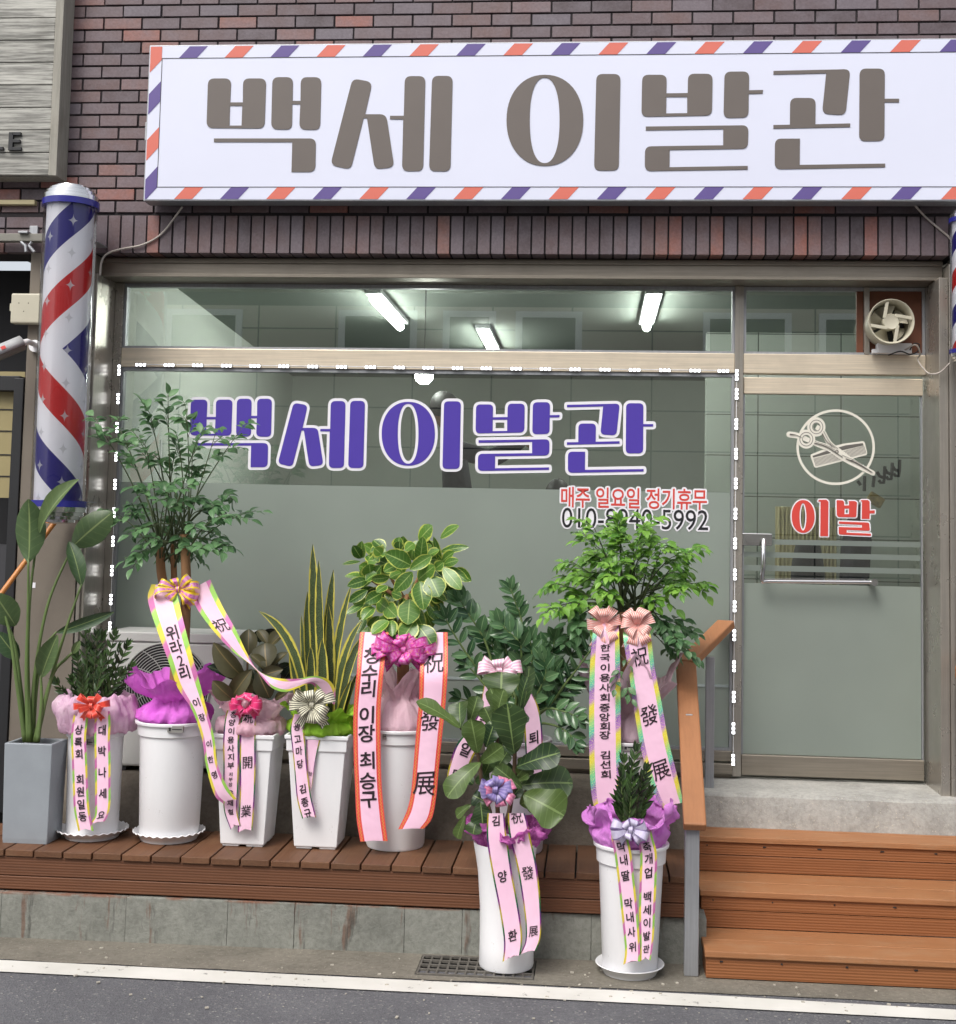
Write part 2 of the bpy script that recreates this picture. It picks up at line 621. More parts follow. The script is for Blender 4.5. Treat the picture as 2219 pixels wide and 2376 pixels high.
def cloth_mat(name, c1, c2=None, transl=.3, rough=.75, ns=9, k=1.0):
    t = NT(name)
    c1 = scl(lin(c1), k); c2 = scl(lin(c2), k) if c2 else scl(c1, .8)
    n = t.noise(ns, t.coord(), 4)
    c = t.ramp(n, [(.38, c1), (.68, c2)])
    t.base(c)
    t.set(Roughness=rough, Specular_IOR_Level=.2)
    tl = t.new('ShaderNodeBsdfTranslucent'); t.link(c, tl.inputs[0])
    mx = t.new('ShaderNodeMixShader'); mx.inputs[0].default_value = transl
    t.link(t.b.outputs[0], mx.inputs[1]); t.link(tl.outputs[0], mx.inputs[2])
    t.link(mx.outputs[0], t.out.inputs[0])
    t.bump(t.math('ADD', t.math('MULTIPLY', t.noise(22, t.coord('Object', (1.6, 1.6, .5)), 6, .7), 3.0), t.math('MULTIPLY', t.noise(260, t.coord(), 2), .1)), .55, .012)
    return t.m

def bow_mat(name, c1, c2, stripes=0.0, edge=None, rough=.35, fleck=None, ew=.38):
    t = NT(name)
    uv = t.new('ShaderNodeUVMap'); sep = t.new('ShaderNodeSeparateXYZ'); t.link(uv.outputs[0], sep.inputs[0])
    c = lin(c1)
    if stripes:
        s = t.math('SINE', t.math('MULTIPLY', sep.outputs[0], stripes * 6.283))
        c = t.mix(t.math('GREATER_THAN', s, .25), lin(c1), lin(c2))
    else:
        c = t.ramp(t.noise(70, t.coord(), 3), [(.45, lin(c1)), (.62, lin(c2))])
    if fleck:
        c = t.mix(t.math('GREATER_THAN', t.noise(110, t.coord(), 2), .62), c, lin(fleck))
    if edge:
        u = t.math('ABSOLUTE', t.math('SUBTRACT', sep.outputs[0], .5))
        c = t.mix(t.math('GREATER_THAN', u, ew), c, lin(edge))
    t.base(c)
    t.set(Roughness=rough, Sheen_Weight=.2)
    return t.m

def ribbon_mat(name, edge_w, stops, freq, metal=.5, rough=.3, fleck=None, line=None):
    """pink satin band; printed foil border on both edges, colours changing along its length (uv.y in metres)"""
    t = NT(name)
    uv = t.new('ShaderNodeUVMap'); sep = t.new('ShaderNodeSeparateXYZ'); t.link(uv.outputs[0], sep.inputs[0])
    u = t.math('ABSOLUTE', t.math('SUBTRACT', sep.outputs[0], .5))
    ph = t.math('FRACT', t.math('ADD', t.math('MULTIPLY', sep.outputs[1], freq), t.math('MULTIPLY', sep.outputs[0], .55)))
    col = t.ramp(ph, [(p, lin(c)) for p, c in stops])
    if fleck:
        nz = t.noise(16, t.coord('UV', (4, 14, 1)), 2)
        col = t.mix(t.ramp(nz, [(.55, (0, 0, 0)), (.6, (1, 1, 1))]), col, lin(fleck))
    if line:
        sq = t.math('SINE', t.math('MULTIPLY', sep.outputs[1], 420.0))
        mid = .5 - edge_w * .45
        off = t.math('ABSOLUTE', t.math('SUBTRACT', u, t.math('ADD', mid, t.math('MULTIPLY', sq, edge_w * .15))))
        col = t.mix(t.math('LESS_THAN', off, edge_w * .09), col, lin(line))
    m = t.math('GREATER_THAN', u, .5 - edge_w)
    pink = t.ramp(t.noise(5, t.coord(), 2), [(.3, lin((240, 196, 220))), (.7, lin((247, 206, 228)))])
    t.base(t.mix(m, pink, col))
    t.set(Metallic=t.math('MULTIPLY', m, metal), Roughness=t.math('SUBTRACT', .55, t.math('MULTIPLY', m, .55 - rough)), Specular_IOR_Level=.35)
    t.bump(t.noise(4, t.coord('UV', (.7, 5, 1)), 1), .22, .012)
    return t.m

m_brick = brick_mat()
m_mortar = M('mortar', (48, 44, 46), .95, bump=.4, bs=80)
m_steel = steel_mat('stainless_steel', (226, 212, 190), .34, met=.35)
m_steel_v = steel_mat('stainless_steel_upright', (172, 166, 157), .27, (40, 40, 1), met=.6)
m_steel_dark = steel_mat('weathered_steel', (150, 142, 130), .42)
m_alu = steel_mat('grey_aluminium', (168, 170, 174), .45, (40, 40, 1))
m_ledge = concrete_mat('rough_concrete', (172, 170, 165), pebbles=.8)
m_ledge_wall = concrete_mat('old_concrete', (112, 104, 94))
m_curb = concrete_mat('curb_concrete', (136, 137, 130), rust=True)
m_apron = concrete_mat('gutter_concrete', (122, 117, 107), pebbles=.35)
m_asphalt = asphalt_mat()
m_line = paint_line_mat()
m_deck = wood_mat('stained_deck_wood', (104, 69, 45), rib=0, grain=(30, 1, 30), wear=(118, 88, 64))
m_fascia = wood_mat('ribbed_fascia_wood', (104, 64, 39), rib=26, grain=(1, 30, 30))
m_step = wood_mat('orange_stained_wood', (158, 108, 70), grain=(1, 40, 40), var=.18, wear=(164, 128, 96))
m_riser = wood_mat('ribbed_riser_wood', (144, 90, 52), rib=26, grain=(1, 30, 30), var=.15)
m_rail = wood_mat('handrail_wood', (158, 107, 70), grain=(30, 3, 3), var=.1)
m_oldwood = wood_mat('weathered_planks', (156, 155, 149), grain=(1.3, 14, 26), var=.42, rough=.9, dark=(84, 80, 72), tight=True)
m_pillar = M('cement_render', (118, 110, 100), .85, var=.12, vs=2.5, bump=.2, bs=60)
m_black = M('black_paint', (30, 31, 34), .5, var=.1)
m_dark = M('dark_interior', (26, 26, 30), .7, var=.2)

def scuffed(name, col, rough):
    t = NT(name)
    c = lin(col)
    n = t.noise(14, t.coord('Object', (1, 1, .35)), 8, .75)
    sp = t.noise(120, t.coord(), 2)
    cc = t.ramp(n, [(.3, scl(c, .965)), (.6, c)])
    cc = t.mix(t.math('MULTIPLY', t.math('GREATER_THAN', n, .60), t.math('MULTIPLY', t.math('GREATER_THAN', sp, .62), .3)), cc, lin((150, 138, 120)))
    t.base(cc)
    t.set(Roughness=t.math('ADD', rough, t.math('MULTIPLY', n, .15)))
    t.bump(n, .06, .004)
    return t.m
m_white_plastic = scuffed('white_plastic', (234, 234, 236), .3)
m_off_plastic = M('aged_plastic', (190, 185, 166), .45, var=.05)
m_grey_plastic = M('grey_plastic', (170, 172, 174), .4, var=.05)
m_ac = M('conditioner_enamel', (206, 206, 202), .4, var=.04)
m_planter = M('grey_stone_planter', (142, 148, 154), .6, var=.08, vs=5, bump=.12, bs=200)
m_soil = M('potting_soil', (62, 48, 38), .95, var=.4, vs=60, bump=1, bs=90)
m_sign_white = M('sign_face_white', (214, 217, 234), .35, var=.015, vs=2)
m_sign_brown = M('sign_letter_brown', (100, 92, 87), .45, var=.03)
m_purple = M('stripe_purple', (92, 76, 138), .4, var=.03)
m_coral = M('stripe_coral', (208, 108, 92), .4, var=.03)
m_ink = M('black_ink', (40, 26, 34), .6, var=0)
m_sticker_white = M('sticker_white', (232, 230, 236), .45, var=.01)
m_sticker_violet = M('sticker_violet', (74, 54, 160), .45, var=.03)
m_sticker_red = M('sticker_red', (206, 70, 62), .45, var=.03)
m_sticker_black = M('sticker_black', (34, 34, 38), .45, var=0)
m_sticker_cream = M('sticker_cream', (222, 218, 206), .5, var=.01)
m_sticker_grey = M('sticker_grey', (98, 95, 90), .5, var=0)
m_glass = glass_mat('window_glass', (.90, .94, .91), .14)
m_frost = frost_mat('frosted_film', (176, 188, 178))
m_frost2 = frost_mat('frosted_stripe', (160, 172, 164), .15)
m_lamp = emit_mat('lit_tube', (1.0, 1.0, .96), 54.0)
m_led = emit_mat('lit_led', (.95, .97, 1.0), 6.0)
m_module = M('module_housing', (150, 150, 148), .5, var=0)
m_cable = M('grey_cable', (176, 168, 160), .5, var=.02)
m_chrome = steel_mat('chrome', (215, 215, 215), .12, met=.95)
m_blueplastic = M('blue_plastic', (44, 44, 130), .25, var=.05)
m_brownboard = M('brown_board', (112, 66, 44), .6, var=.12, vs=8)

# ------------------------------------------------------------------ ground
mb = MB(); mb.poly([(-60, -60, -.14), (60, -60, -.14), (60, 40, -.14), (-60, 40, -.14)])
structure(mb.build('ground', m_apron))
mb = MB(); mb.poly([(-40, -11.6, 0), (40, -11.6, 0), (40, -1.02, 0), (-40, -1.02, 0)])
structure(mb.build('road', m_asphalt))
# gutter apron with an opening for the drain grate
GX0, GX1, GY0, GY1 = -.715, -.215, -1.085, -.835
mb = MB()
def strip(x0, x1, y0, y1):
    n = max(1, int((x1 - x0) / .08))
    rows = []
    for yy in (y0, y1):
        rows.append([(x0 + (x1 - x0) * k / n, yy + (.012 * mnoise.noise((k * .35 + x0 * 4, 3.1, 0)) if yy == y0 and y0 < -1.1 else 0), .004) for k in range(n + 1)])
    mb.grid(rows)
strip(-14, GX0, -1.135, -.55); strip(GX1, 14, -1.135, -.55)
strip(GX0, GX1, -1.135, GY0); strip(GX0, GX1, GY1, -.55)
structure(mb.build('gutter_apron', m_apron))
mb = MB()
pts = [(-14, -1.07), (-2.48, -1.148), (.42, -1.165), (1.46, -1.2), (14, -1.6)]
pts2 = [(-14, -1.2), (-2.42, -1.285), (.42, -1.30), (1.43, -1.315), (14, -1.75)]
mb.grid([[(x, y, .006) for x, y in pts2], [(x, y, .006) for x, y in pts]])
structure(mb.build('white_edge_line', m_line))

# drain grate: bars are surface pattern of one lift-out grate
g = MB()
for k in range(13):
    x = GX0 + .008 + (GX1 - GX0 - .016) * k / 12
    g.box(x - .0045, x + .0045, GY0 + .004, GY1 - .004, -.004, .008)
for k in range(5):
    y = GY0 + .008 + (GY1 - GY0 - .016) * k / 4
    g.box(GX0 + .004, GX1 - .004, y - .005, y + .005, -.002, .010)
o = g.build('drain_grate', M('galvanised_steel', (104, 100, 94), .6, .3, var=.25, vs=30), bevel=.001)
tag(o, 'rusty steel drain grate sunk in the gutter under the fiddle leaf pot', 'drain grate')
g = MB()
for bx in ((GX0 - .01, GX1 + .01, GY0 - .01, GY1 + .01, -.136, -.125), (GX0 - .012, GX0 - .001, GY0 - .01, GY1 + .01, -.1245, .002), (GX1 + .001, GX1 + .012, GY0 - .01, GY1 + .01, -.1245, .002), (GX0 - .0005, GX1 + .0005, GY1 + .001, GY1 + .012, -.1245, .002), (GX0 - .0005, GX1 + .0005, GY0 - .012, GY0 - .001, -.1245, .002)):
    g.box(*bx)
structure(g.build('drain_pit', m_dark))

# ------------------------------------------------------------------ facade: bricks
random.seed(4)
def brick_wall():
    root = thing('brick_facade', 'dark purple brown brick shop facade with a soldier course over the window', 'brick wall', (0, .1, 3.3))
    b = MB()
    bl, bh, pitch, row = .2, .057, .2095, .0668
    z0 = 3.515
    for r in range(22):
        z = z0 + r * row
        off = (r % 2) * .5 * pitch + .03
        x = -4.2 - off
        while x < 3.2:
            x0, x1 = x + random.uniform(-.002, .002), x + bl
            b.cur = random.random() ** 1.15 if random.random() > .06 else random.uniform(.9, 1)
            y = random.uniform(-.0035, .002)
            b.box(x0, x1, y, .05, z, z + bh)
            x += pitch
    b.build('running_brick', m_brick, root, bevel=.0016)
    s = MB()
    x = -2.66
    while x < 1.72:
        s.cur = random.random() if random.random() > .12 else random.uniform(.92, 1)
        y = random.uniform(-.004, .002)
        s.box(x, x + .0615, y, .24, 3.297, 3.297 + .2)
        x += .0705
    # plain courses carry on either side
    for r in range(3):
        for sx in (-4.2, 1.8):
            x = sx
            while x < sx + 1.4:
                s.cur = random.random()
                s.box(x, x + bl, .0, .05, 3.297 + r * row, 3.297 + r * row + bh)
                x += pitch
    s.build('soldier_course', m_brick, root, bevel=.0016)
    m = MB()
    m.box(-4.3, 3.3, .009, .26, 3.302, 5.1)
    m.build('mortar_bed', m_mortar, root)
    # body of the wall to both sides of the shop front
    for bx in ((1.815, 3.4, .03, .4, .0, 3.30), (-4.3, -3.4, .56, .7, .0, 3.30)):
        w = MB(); w.box(*bx); w.build('side_wall', m_pillar, root)
brick_wall()

# ------------------------------------------------------------------ shop front: frame, panes, door
GY = .30
def shop_front():
    root = thing('shop_window', 'wide steel framed shop window with violet lettering above a frosted lower half', 'shop window', (-.9, .3, .62))
    f = MB()
    f.box(-2.69, -2.638, .0, .34, .62, 3.185)            # left jamb
    f.box(-2.675, -2.655, -.012, -.0005, .62, 3.25)
    f.box(-2.637, -2.592, .258, .335, .62, 3.185)
    f.build('jamb', m_steel_v, root, bevel=.003)
    f = MB()
    f.box(1.725, 1.77, .0, .34, .60, 3.185)
    f.box(1.772, 1.792, -.012, .10, .58, 3.25)
    f.box(1.794, 1.812, .0, .10, .5, 3.29)
    f.build('jamb', m_steel_v, root, bevel=.003)
    f = MB()
    f.box(-2.69, 1.77, .10, .34, 3.188, 3.293)
    f.box(-2.69, 1.77, .085, .099, 3.186, 3.204)
    f.box(-2.69, 1.77, .088, .099, 3.262, 3.285)
    f.build('header', m_steel_dark, root, bevel=.003)
    f = MB()
    f.box(.738, .782, .255, .34, .625, 3.186)
    f.build('mullion', m_steel_v, root, bevel=.003)
    f = MB()
    f.box(-2.591, .737, .26, .335, 2.722, 2.826)
    f.build('transom_bar', m_steel, root, bevel=.003)
    f = MB()
    f.box(.783, 1.724, .26, .335, 2.722, 2.826)
    f.build('transom_bar', m_steel, root, bevel=.003)
    f = MB()
    f.box(-2.591, .737, .262, .335, .70, .752)
    f.box(-2.591, .737, .245, .335, .636, .69)
    f.box(-2.591, .737, .285, .335, .60, .634)
    f.build('sill_rail', m_steel_dark, root, bevel=.003)
    f = MB()                                             # slim beads round the panes
    for (x0, x1, z0, z1) in ((-2.591, .737, 2.827, 3.185), (-2.591, .737, .753, 2.721), (.783, 1.724, 2.827, 3.185)):
        f.box(x0, x0 + .014, .272, .315, z0, z1); f.box(x1 - .014, x1, .272, .315, z0, z1)
        f.box(x0 + .0141, x1 - .0141, .272, .315, z0, z0 + .012); f.box(x0 + .0141, x1 - .0141, .272, .315, z1 - .018, z1)
    f.build('glazing_bead', m_alu, root)
    def pane(x0, x1, z0, z1):
        p = MB(); p.box(x0, x1, GY, GY + .006, z0, z1)
        return p.build('pane', m_glass, root)
    pane(-2.577, .723, .765, 2.704)
    pane(-2.577, .723, 2.839, 3.168)
    pane(.797, 1.41, 2.839, 3.168)
    # frosted film on the lower half
    zt = at(900, 1129, GY).z
    p = MB(); p.box(-2.575, .721, GY - .0035, GY - .0015, .767, zt); p.build('frosted_film', m_frost, root)
    p = MB(); p.box(-2.575, .721, GY - .008, GY - .004, at(900, 1572, GY).z, at(900, 1566, GY).z); p.build('film_joint', M('film_seam', (150, 160, 160), .5), root)
    return root
window = shop_front()

# letter shapes, traced once in board pixels; re-used on the board and on the window
Q1, Q2 = 1 / 1.673, 1 / 1.674
def Z1(pts): return [(p[0] * Q1, p[1] * Q1) + tuple(p[2:]) for p in pts]
def Z2(pts): return [(1110 + p[0] * Q2, p[1] * Q2) + tuple(p[2:]) for p in pts]
r = 'r'
RAD = 15
SYL = {
 'baek': [Z1([(808, 304, r), (898, 304, r), (894, 397), (943, 397), (944, 304, r), (1034, 304, r), (1027, 498, r), (802, 496, r)]),
          Z1([(893, 410), (891, 487), (938, 487), (941, 410)]),
          Z1([(1058, 299, r), (1138, 299, r), (1136, 391), (1167, 391), (1168, 299, r), (1248, 299, r), (1243, 504, r), (1162, 502, r), (1166, 404), (1135, 404), (1134, 503, r), (1053, 501, r)]),
          Z1([(831, 537), (1227, 537, r), (1224, 667, r), (1132, 667), (1135, 551), (831, 551)])],
 'se': [Z1([(1369, 304, r), (1446, 318, r), (1418, 443), (1500, 443, r), (1531, 648, r), (1455, 657, r), (1425, 458), (1412, 458), (1362, 658, r), (1283, 640, r)]),
        Z1([(1572, 295, r), (1652, 295, r), (1643, 664, r), (1561, 664, r), (1566, 463), (1514, 462), (1515, 449), (1568, 449)]),
        Z1([(1678, 294, r), (1758, 294, r), (1749, 665, r), (1666, 664, r)])],
 'i': [Z2(ellipse(259, 467, 149, 177, 56, 2.15)), Z2(ellipse(258, 467, 58, 166, 56, 2.3)),
       Z2([(459, 287, r), (553, 287, r), (546, 662, r), (450, 662, r)])],
 'bal': [Z2([(637, 290, r), (733, 290, r), (731, 362), (814, 361), (815, 286, r), (911, 286, r), (908, 448, r), (634, 453, r)]),
         Z2([(731, 376), (730, 440), (812, 439), (812, 376)]),
         Z2([(957, 278, r), (1053, 277, r), (1052, 350), (1107, 349), (1105, 363), (1051, 364), (1050, 456, r), (953, 458, r)]),
         Z2([(651, 491), (1050, 486, r), (1048, 577, r), (744, 582), (743, 649), (1047, 644), (1047, 658), (647, 664, r), (648, 568, r), (952, 564), (952, 501), (651, 506)])],
 'gwan': [Z2([(1147, 275), (1446, 268, r), (1427, 447, r), (1336, 441, r), (1352, 284), (1147, 289)]),
          Z2([(1212, 380, r), (1311, 380, r), (1310, 482), (1445, 479), (1445, 493), (1147, 499), (1147, 485), (1211, 484)]),
          Z2([(1482, 266, r), (1580, 266, r), (1579, 383), (1635, 383), (1635, 397), (1579, 397), (1578, 547, r), (1480, 548, r)]),
          Z2([(1153, 538, r), (1250, 538), (1249, 640), (1581, 635), (1581, 649), (1152, 657, r)])]}
SYL = {k: [rounded(l, RAD) for l in v] for k, v in SYL.items()}
def bbox(loops):
    xs = [p[0] for l in loops for p in l]; ys = [p[1] for l in loops for p in l]
    return min(xs), min(ys), max(xs), max(ys)
def fit(loops, x0, y0, x1, y1):
    a, b, c, d = bbox(loops)
    return [[(x0 + (p[0] - a) * (x1 - x0) / (c - a), y0 + (p[1] - b) * (y1 - y0) / (d - b)) for p in l] for l in loops]

# window lettering: violet syllables on white cut-outs
WY = GY - .001
for key, bb in (('baek', (441, 925, 631, 1084)), ('se', (647, 930, 847, 1086)), ('i', (886, 931, 1069.5, 1088)), ('bal', (1104, 933, 1299, 1092.5)), ('gwan', (1316, 935.5, 1516, 1097))):
    lp = fit(SYL[key], *bb)
    o = plate('window_letter', lp, WY - .004, m_sticker_violet, window, 0, .0012)
    w = plate('letter_outline', lp, WY - .0025, m_sticker_white, o, .0152)
for nm, body, box_, mt, off in (('closing_day_notice', '매주 일요일 정기휴무', (1302, 1135, 1641, 1177), m_sticker_red, .014), ('phone_number', '010-8940-5992', (1304, 1184, 1644, 1224), m_sticker_black, 0)):
    o = text_plate(nm, body, *box_, WY - .006, mt, window, off)
    text_plate('notice_outline', body, *box_, WY - .0045 - (.0005 if off else 0), m_sticker_white, o, off, grow=.0085)

def glass_door():
    root = thing('glass_door', 'frosted glass shop door with scissors and comb emblem and red lettering', 'door', (1.24, .3, .62))
    f = MB()
    f.box(.786, 1.712, .272, .322, 2.615, 2.702)
    f.build('top_rail', m_steel, root, bevel=.003)
    f = MB()
    f.box(.786, 1.712, .272, .322, .632, .735)
    f.build('bottom_rail', m_steel_dark, root, bevel=.003)
    f = MB(); f.box(.789, 1.705, GY, GY + .008, .736, 2.614); f.build('pane', m_glass, root)
    f = MB(); f.box(.786, .7945, .285, .318, .736, 2.614); f.box(1.7045, 1.712, .285, .318, .736, 2.614); f.build('edge_trim', m_alu, root)
    for (y0, y1) in ((1254, 1266), (1284, 1296.5), (1315, 1328)):
        s = MB(); s.box(.796, 1.703, GY - .0035, GY - .0015, at(1925, y1, GY).z, at(1925, y0, GY).z); s.build('frosted_stripe', m_frost2, root)
    s = MB(); s.box(.796, 1.703, GY - .0035, GY - .0015, .738, at(1925, 1357, GY).z); s.build('frosted_film', m_frost, root)
    # emblem
    k = 1 / 5.4618
    D = lambda pts: [(1780 + p[0] * k, 920 + p[1] * k) + tuple(p[2:]) for p in pts]
    Y = WY
    def stroke(pts, w):
        out = catmull([(p[0], p[1], w[min(i, len(w) - 1)]) for i, p in enumerate(pts)], 24)
        L, Rr = [], []
        for i, q in enumerate(out):
            a, b = out[max(i - 1, 0)], out[min(i + 1, len(out) - 1)]
            d = Vector((b[0] - a[0], b[1] - a[1])).normalized()
            L.append((q[0] - d.y * q[2] / 2, q[1] + d.x * q[2] / 2)); Rr.append((q[0] + d.y * q[2] / 2, q[1] - d.x * q[2] / 2))
        a = out[-1]; d = Vector((out[-1][0] - out[-2][0], out[-1][1] - out[-2][1])).normalized()
        cap = []
        for j in range(1, 6):
            an = math.pi / 2 - math.pi * j / 6
            n_ = Vector((-d.y, d.x))
            v = n_ * math.sin(an) + d * math.cos(an)
            cap.append((a[0] + v.x * a[2] / 2, a[1] + v.y * a[2] / 2))
        return L + cap + Rr[::-1]
    em = plate('emblem_ring', [D(ellipse(872, 642, 498, 480, 72)), D(ellipse(872, 642, 467, 449, 72))], Y - .0015, m_sticker_cream, root, 0, .001)
    comb = rounded([(546, 738, r), (720, 668), (960, 598), (1236, 562, r), (1278, 738, r), (606, 908, r)], 30)
    plate('comb', [D(comb)], Y - .0032, m_sticker_cream, em, 0, .001)
    plate('comb_spine', [D([(578, 752), (770, 684), (1000, 618), (1216, 590), (1226, 618), (900, 694), (586, 774)])], Y - .0045, m_sticker_grey, em, 0, .001)
    teeth = [D([(592, 790 + 0), (600, 786), (628, 876), (620, 880)])]
    teeth = []
    for j in range(44):
        t = j / 43
        x, y = 592 + t * 632, 786 - t * 162
        teeth.append(D([(x, y), (x + 6, y - 1.5), (x + 36, y + 96), (x + 30, y + 97.5)]))
    plate('comb_teeth', teeth, Y - .0045, m_sticker_grey, em, 0, .001)
    wl_ = [stroke([(627, 385), (705, 440), (790, 590), (900, 690), (1120, 850), (1345, 970)], [60, 60, 66, 80, 74, 58]),
           stroke([(500, 540), (640, 600), (800, 660), (950, 760), (1140, 870), (1345, 972)], [60, 70, 80, 84, 70, 58]),
           stroke([(500, 540), (420, 505), (360, 490), (285, 480)], [60, 70, 74, 76])]
    for q in wl_:
        plate('scissors', [D(q)], Y - .006, m_sticker_cream, em, 0, .001)
        Y -= .0002
    for (cx, cy, ro, ri) in ((627, 385, 122, 44), (500, 540, 120, 46)):
        plate('finger_ring', [D(ellipse(cx, cy, ro * .95, ro, 40)), D(ellipse(cx, cy, ri, ri * 1.05, 30))], Y - .0072, m_sticker_cream, em, 0, .001)
        plate('ring_line', [D(ellipse(cx, cy, 86, 90, 40)), D(ellipse(cx, cy, 79, 83, 40))], Y - .0085, m_sticker_grey, em, 0, .001)
        plate('ring_line', [D(ellipse(cx, cy, 52, 55, 40)), D(ellipse(cx, cy, 46, 49, 40))], Y - .0085, m_sticker_grey, em, 0, .001)
        Y -= .0002
    for pts, w in (([(700, 470), (760, 570), (860, 650)], [14, 8, 5]), ([(720, 440), (800, 580), (900, 660)], [5, 5, 5]), ([(600, 590), (760, 640), (960, 770)], [10, 12, 8]),
                   ([(610, 570), (760, 620), (860, 680)], [5, 5, 5]), ([(1000, 790), (1150, 850), (1340, 968)], [10, 18, 6]), ([(950, 740), (1150, 830), (1330, 955)], [4, 4, 4]),
                   ([(290, 478), (370, 488), (440, 520)], [18, 8, 5]), ([(800, 590), (822, 640)], [5, 5]), ([(1060, 815), (1100, 800)], [10, 8])):
        plate('scissor_line', [D(stroke(pts, w))], Y - .0098, m_sticker_grey, em, 0, .001)
    plate('pivot', [D(ellipse(887, 698, 22, 22, 24)), D(ellipse(887, 698, 14, 14, 24))], Y - .0098, m_sticker_grey, em, 0, .001)
    # red lettering
    Y = WY
    lt = [[D(ellipse(460, 1520, 145, 208, 44, 2.1)), D(ellipse(458, 1525, 44, 174, 40))],
          [D(rounded([(650, 1330), (660, 1310), (758, 1308, r), (780, 1335), (776, 1770), (677, 1770), (681, 1332)], 16))],
          [D(rounded([(884, 1322), (890, 1314), (962, 1316, r), (979, 1338), (980, 1382), (1041, 1380), (1042, 1342), (1035, 1324), (1122, 1325, r), (1142, 1345), (1133, 1530, r), (903, 1527, r), (887, 1500)], 20)), D([(985, 1420), (983, 1490), (1040, 1490), (1042, 1420)]),
           D(rounded([(1185, 1326), (1200, 1312), (1285, 1312, r), (1303, 1338), (1303, 1445), (1368, 1442), (1368, 1481), (1303, 1482), (1301, 1551), (1203, 1551), (1207, 1330)], 16)),
           D(rounded([(915, 1584), (1296, 1598, r), (1306, 1702, r), (1012, 1690), (1010, 1726), (1318, 1738), (1318, 1766), (912, 1748, r), (912, 1654), (1204, 1662), (1207, 1626), (915, 1613)], 22))]]
    for lp in lt:
        o = plate('door_letter', lp, Y - .004, m_sticker_red, root, 0, .0012)
        plate('letter_outline', lp, Y - .0025, m_sticker_white, o, .0064)
    # lock and handle
    lk = MB()
    a, b = at(1722, 1237, .27), at(1792, 1267, .27)
    lk.box(a.x, b.x, .262, .285, b.z, a.z)
    lk.build('lock_plate', m_chrome, root, bevel=.003)
    c = at(1738, 1252, .26)
    kn = MB(); kn.tube([(c.x, .263, c.z), (c.x, .248, c.z)], .016, 20); kn.build('lock_cylinder', m_chrome, root, smooth=40)
    h = MB()
    p0, p1, p2, p3 = at(1772, 1254, .26), at(1772, 1268, .215), at(1768, 1345, .21), at(1780, 1349, .22)
    e = at(2028, 1351, .22)
    h.tube([p0, (p0.x, .235, p0.z), p1, (p1.x, .21, (p1.z + p2.z) / 2), p2, (p2.x + .004, .215, p2.z - .012), p3], .0125, 12)
    h.tube([p3, e], .0115, 12)
    h.tube([(e.x, .20, e.z), (e.x, .30, e.z)], .018, 16)
    h.build('handle', m_chrome, root, smooth=40)
    return root
door = glass_door()

# ------------------------------------------------------------------ exhaust fan in the right transom
def exhaust_fan():
    c = at(2069, 746, .12)
    root = thing('exhaust_fan', 'round off-white exhaust fan on a brown board above the glass door', 'exhaust fan', (c.x, .28, c.z))
    b = MB()
    x0, x1 = 1.438, 1.712
    b.box(1.438, 1.712, .285, .31, 2.838, 3.168)
    b.build('mounting_board', m_brownboard, root)
    s = MB(); s.box(1.41, 1.437, .262, .33, 2.828, 3.185); s.build('frame_bar', m_steel_v, root, bevel=.002)
    s = MB(); s.box(1.375, 1.409, .29, .312, 2.838, 3.168); s.build('packing_strip', m_brownboard, root)
    R_ = .108
    d = MB()
    prof = [(R_, .284), (R_ * 1.02, .2), (R_ * 1.05, .13), (R_ * 1.09, .118), (R_ * 1.06, .113), (R_ * .98, .12), (R_ * .95, .2), (R_ * .95, .28)]
    rows = [[(c.x + rr * math.cos(2 * math.pi * j / 48), y, c.z + rr * math.sin(2 * math.pi * j / 48)) for j in range(48)] for rr, y in prof]
    d.grid(rows, closed=True)
    d.build('housing', m_off_plastic, root, smooth=50)
    h = MB()
    h.lathe([(.0, 0)], (0, 0)) if False else None
    rows = [[(c.x + rr * math.cos(2 * math.pi * j / 32), y, c.z + rr * math.sin(2 * math.pi * j / 32)) for j in range(32)] for rr, y in ((.036, .22), (.041, .15), (.043, .13), (.038, .122), (.034, .124), (.0005, .124))]
    h.grid(rows, closed=True)
    h.build('motor_hub', m_off_plastic, root, smooth=50)
    for k in range(4):
        a = R(100 + 90 * k)
        p = MB()
        s0 = Vector((c.x + .038 * math.cos(a + .9), .128, c.z + .038 * math.sin(a + .9)))
        s1 = Vector((c.x + R_ * math.cos(a), .128, c.z + R_ * math.sin(a)))
        dv = (s1 - s0) / 2
        p.obox((s0 + s1) / 2, dv, (0, .006, 0), dv.cross(Vector((0, 1, 0))).normalized() * .0085)
        p.build('strut', m_off_plastic, root, bevel=.002)
    for k in range(5):
        a = R(30 + 72 * k)
        bl = MB()
        rows = []
        for i in range(6):
            rr = .03 + .066 * i / 5
            rows.append([(c.x + rr * math.cos(a + w * (.45 + .1 * i / 5)), .20 + .028 * w, c.z + rr * math.sin(a + w * (.45 + .1 * i / 5))) for w in (-1, -.5, 0, .5, 1)])
        bl.grid(rows)
        bl.build('blade', m_off_plastic, root, smooth=180)
    bk = MB(); bk.tube([(c.x, .283, c.z), (c.x, .281, c.z)], .1, 40); bk.build('dark_duct', M('fan_duct', (92, 92, 92), .8), root)
exhaust_fan()
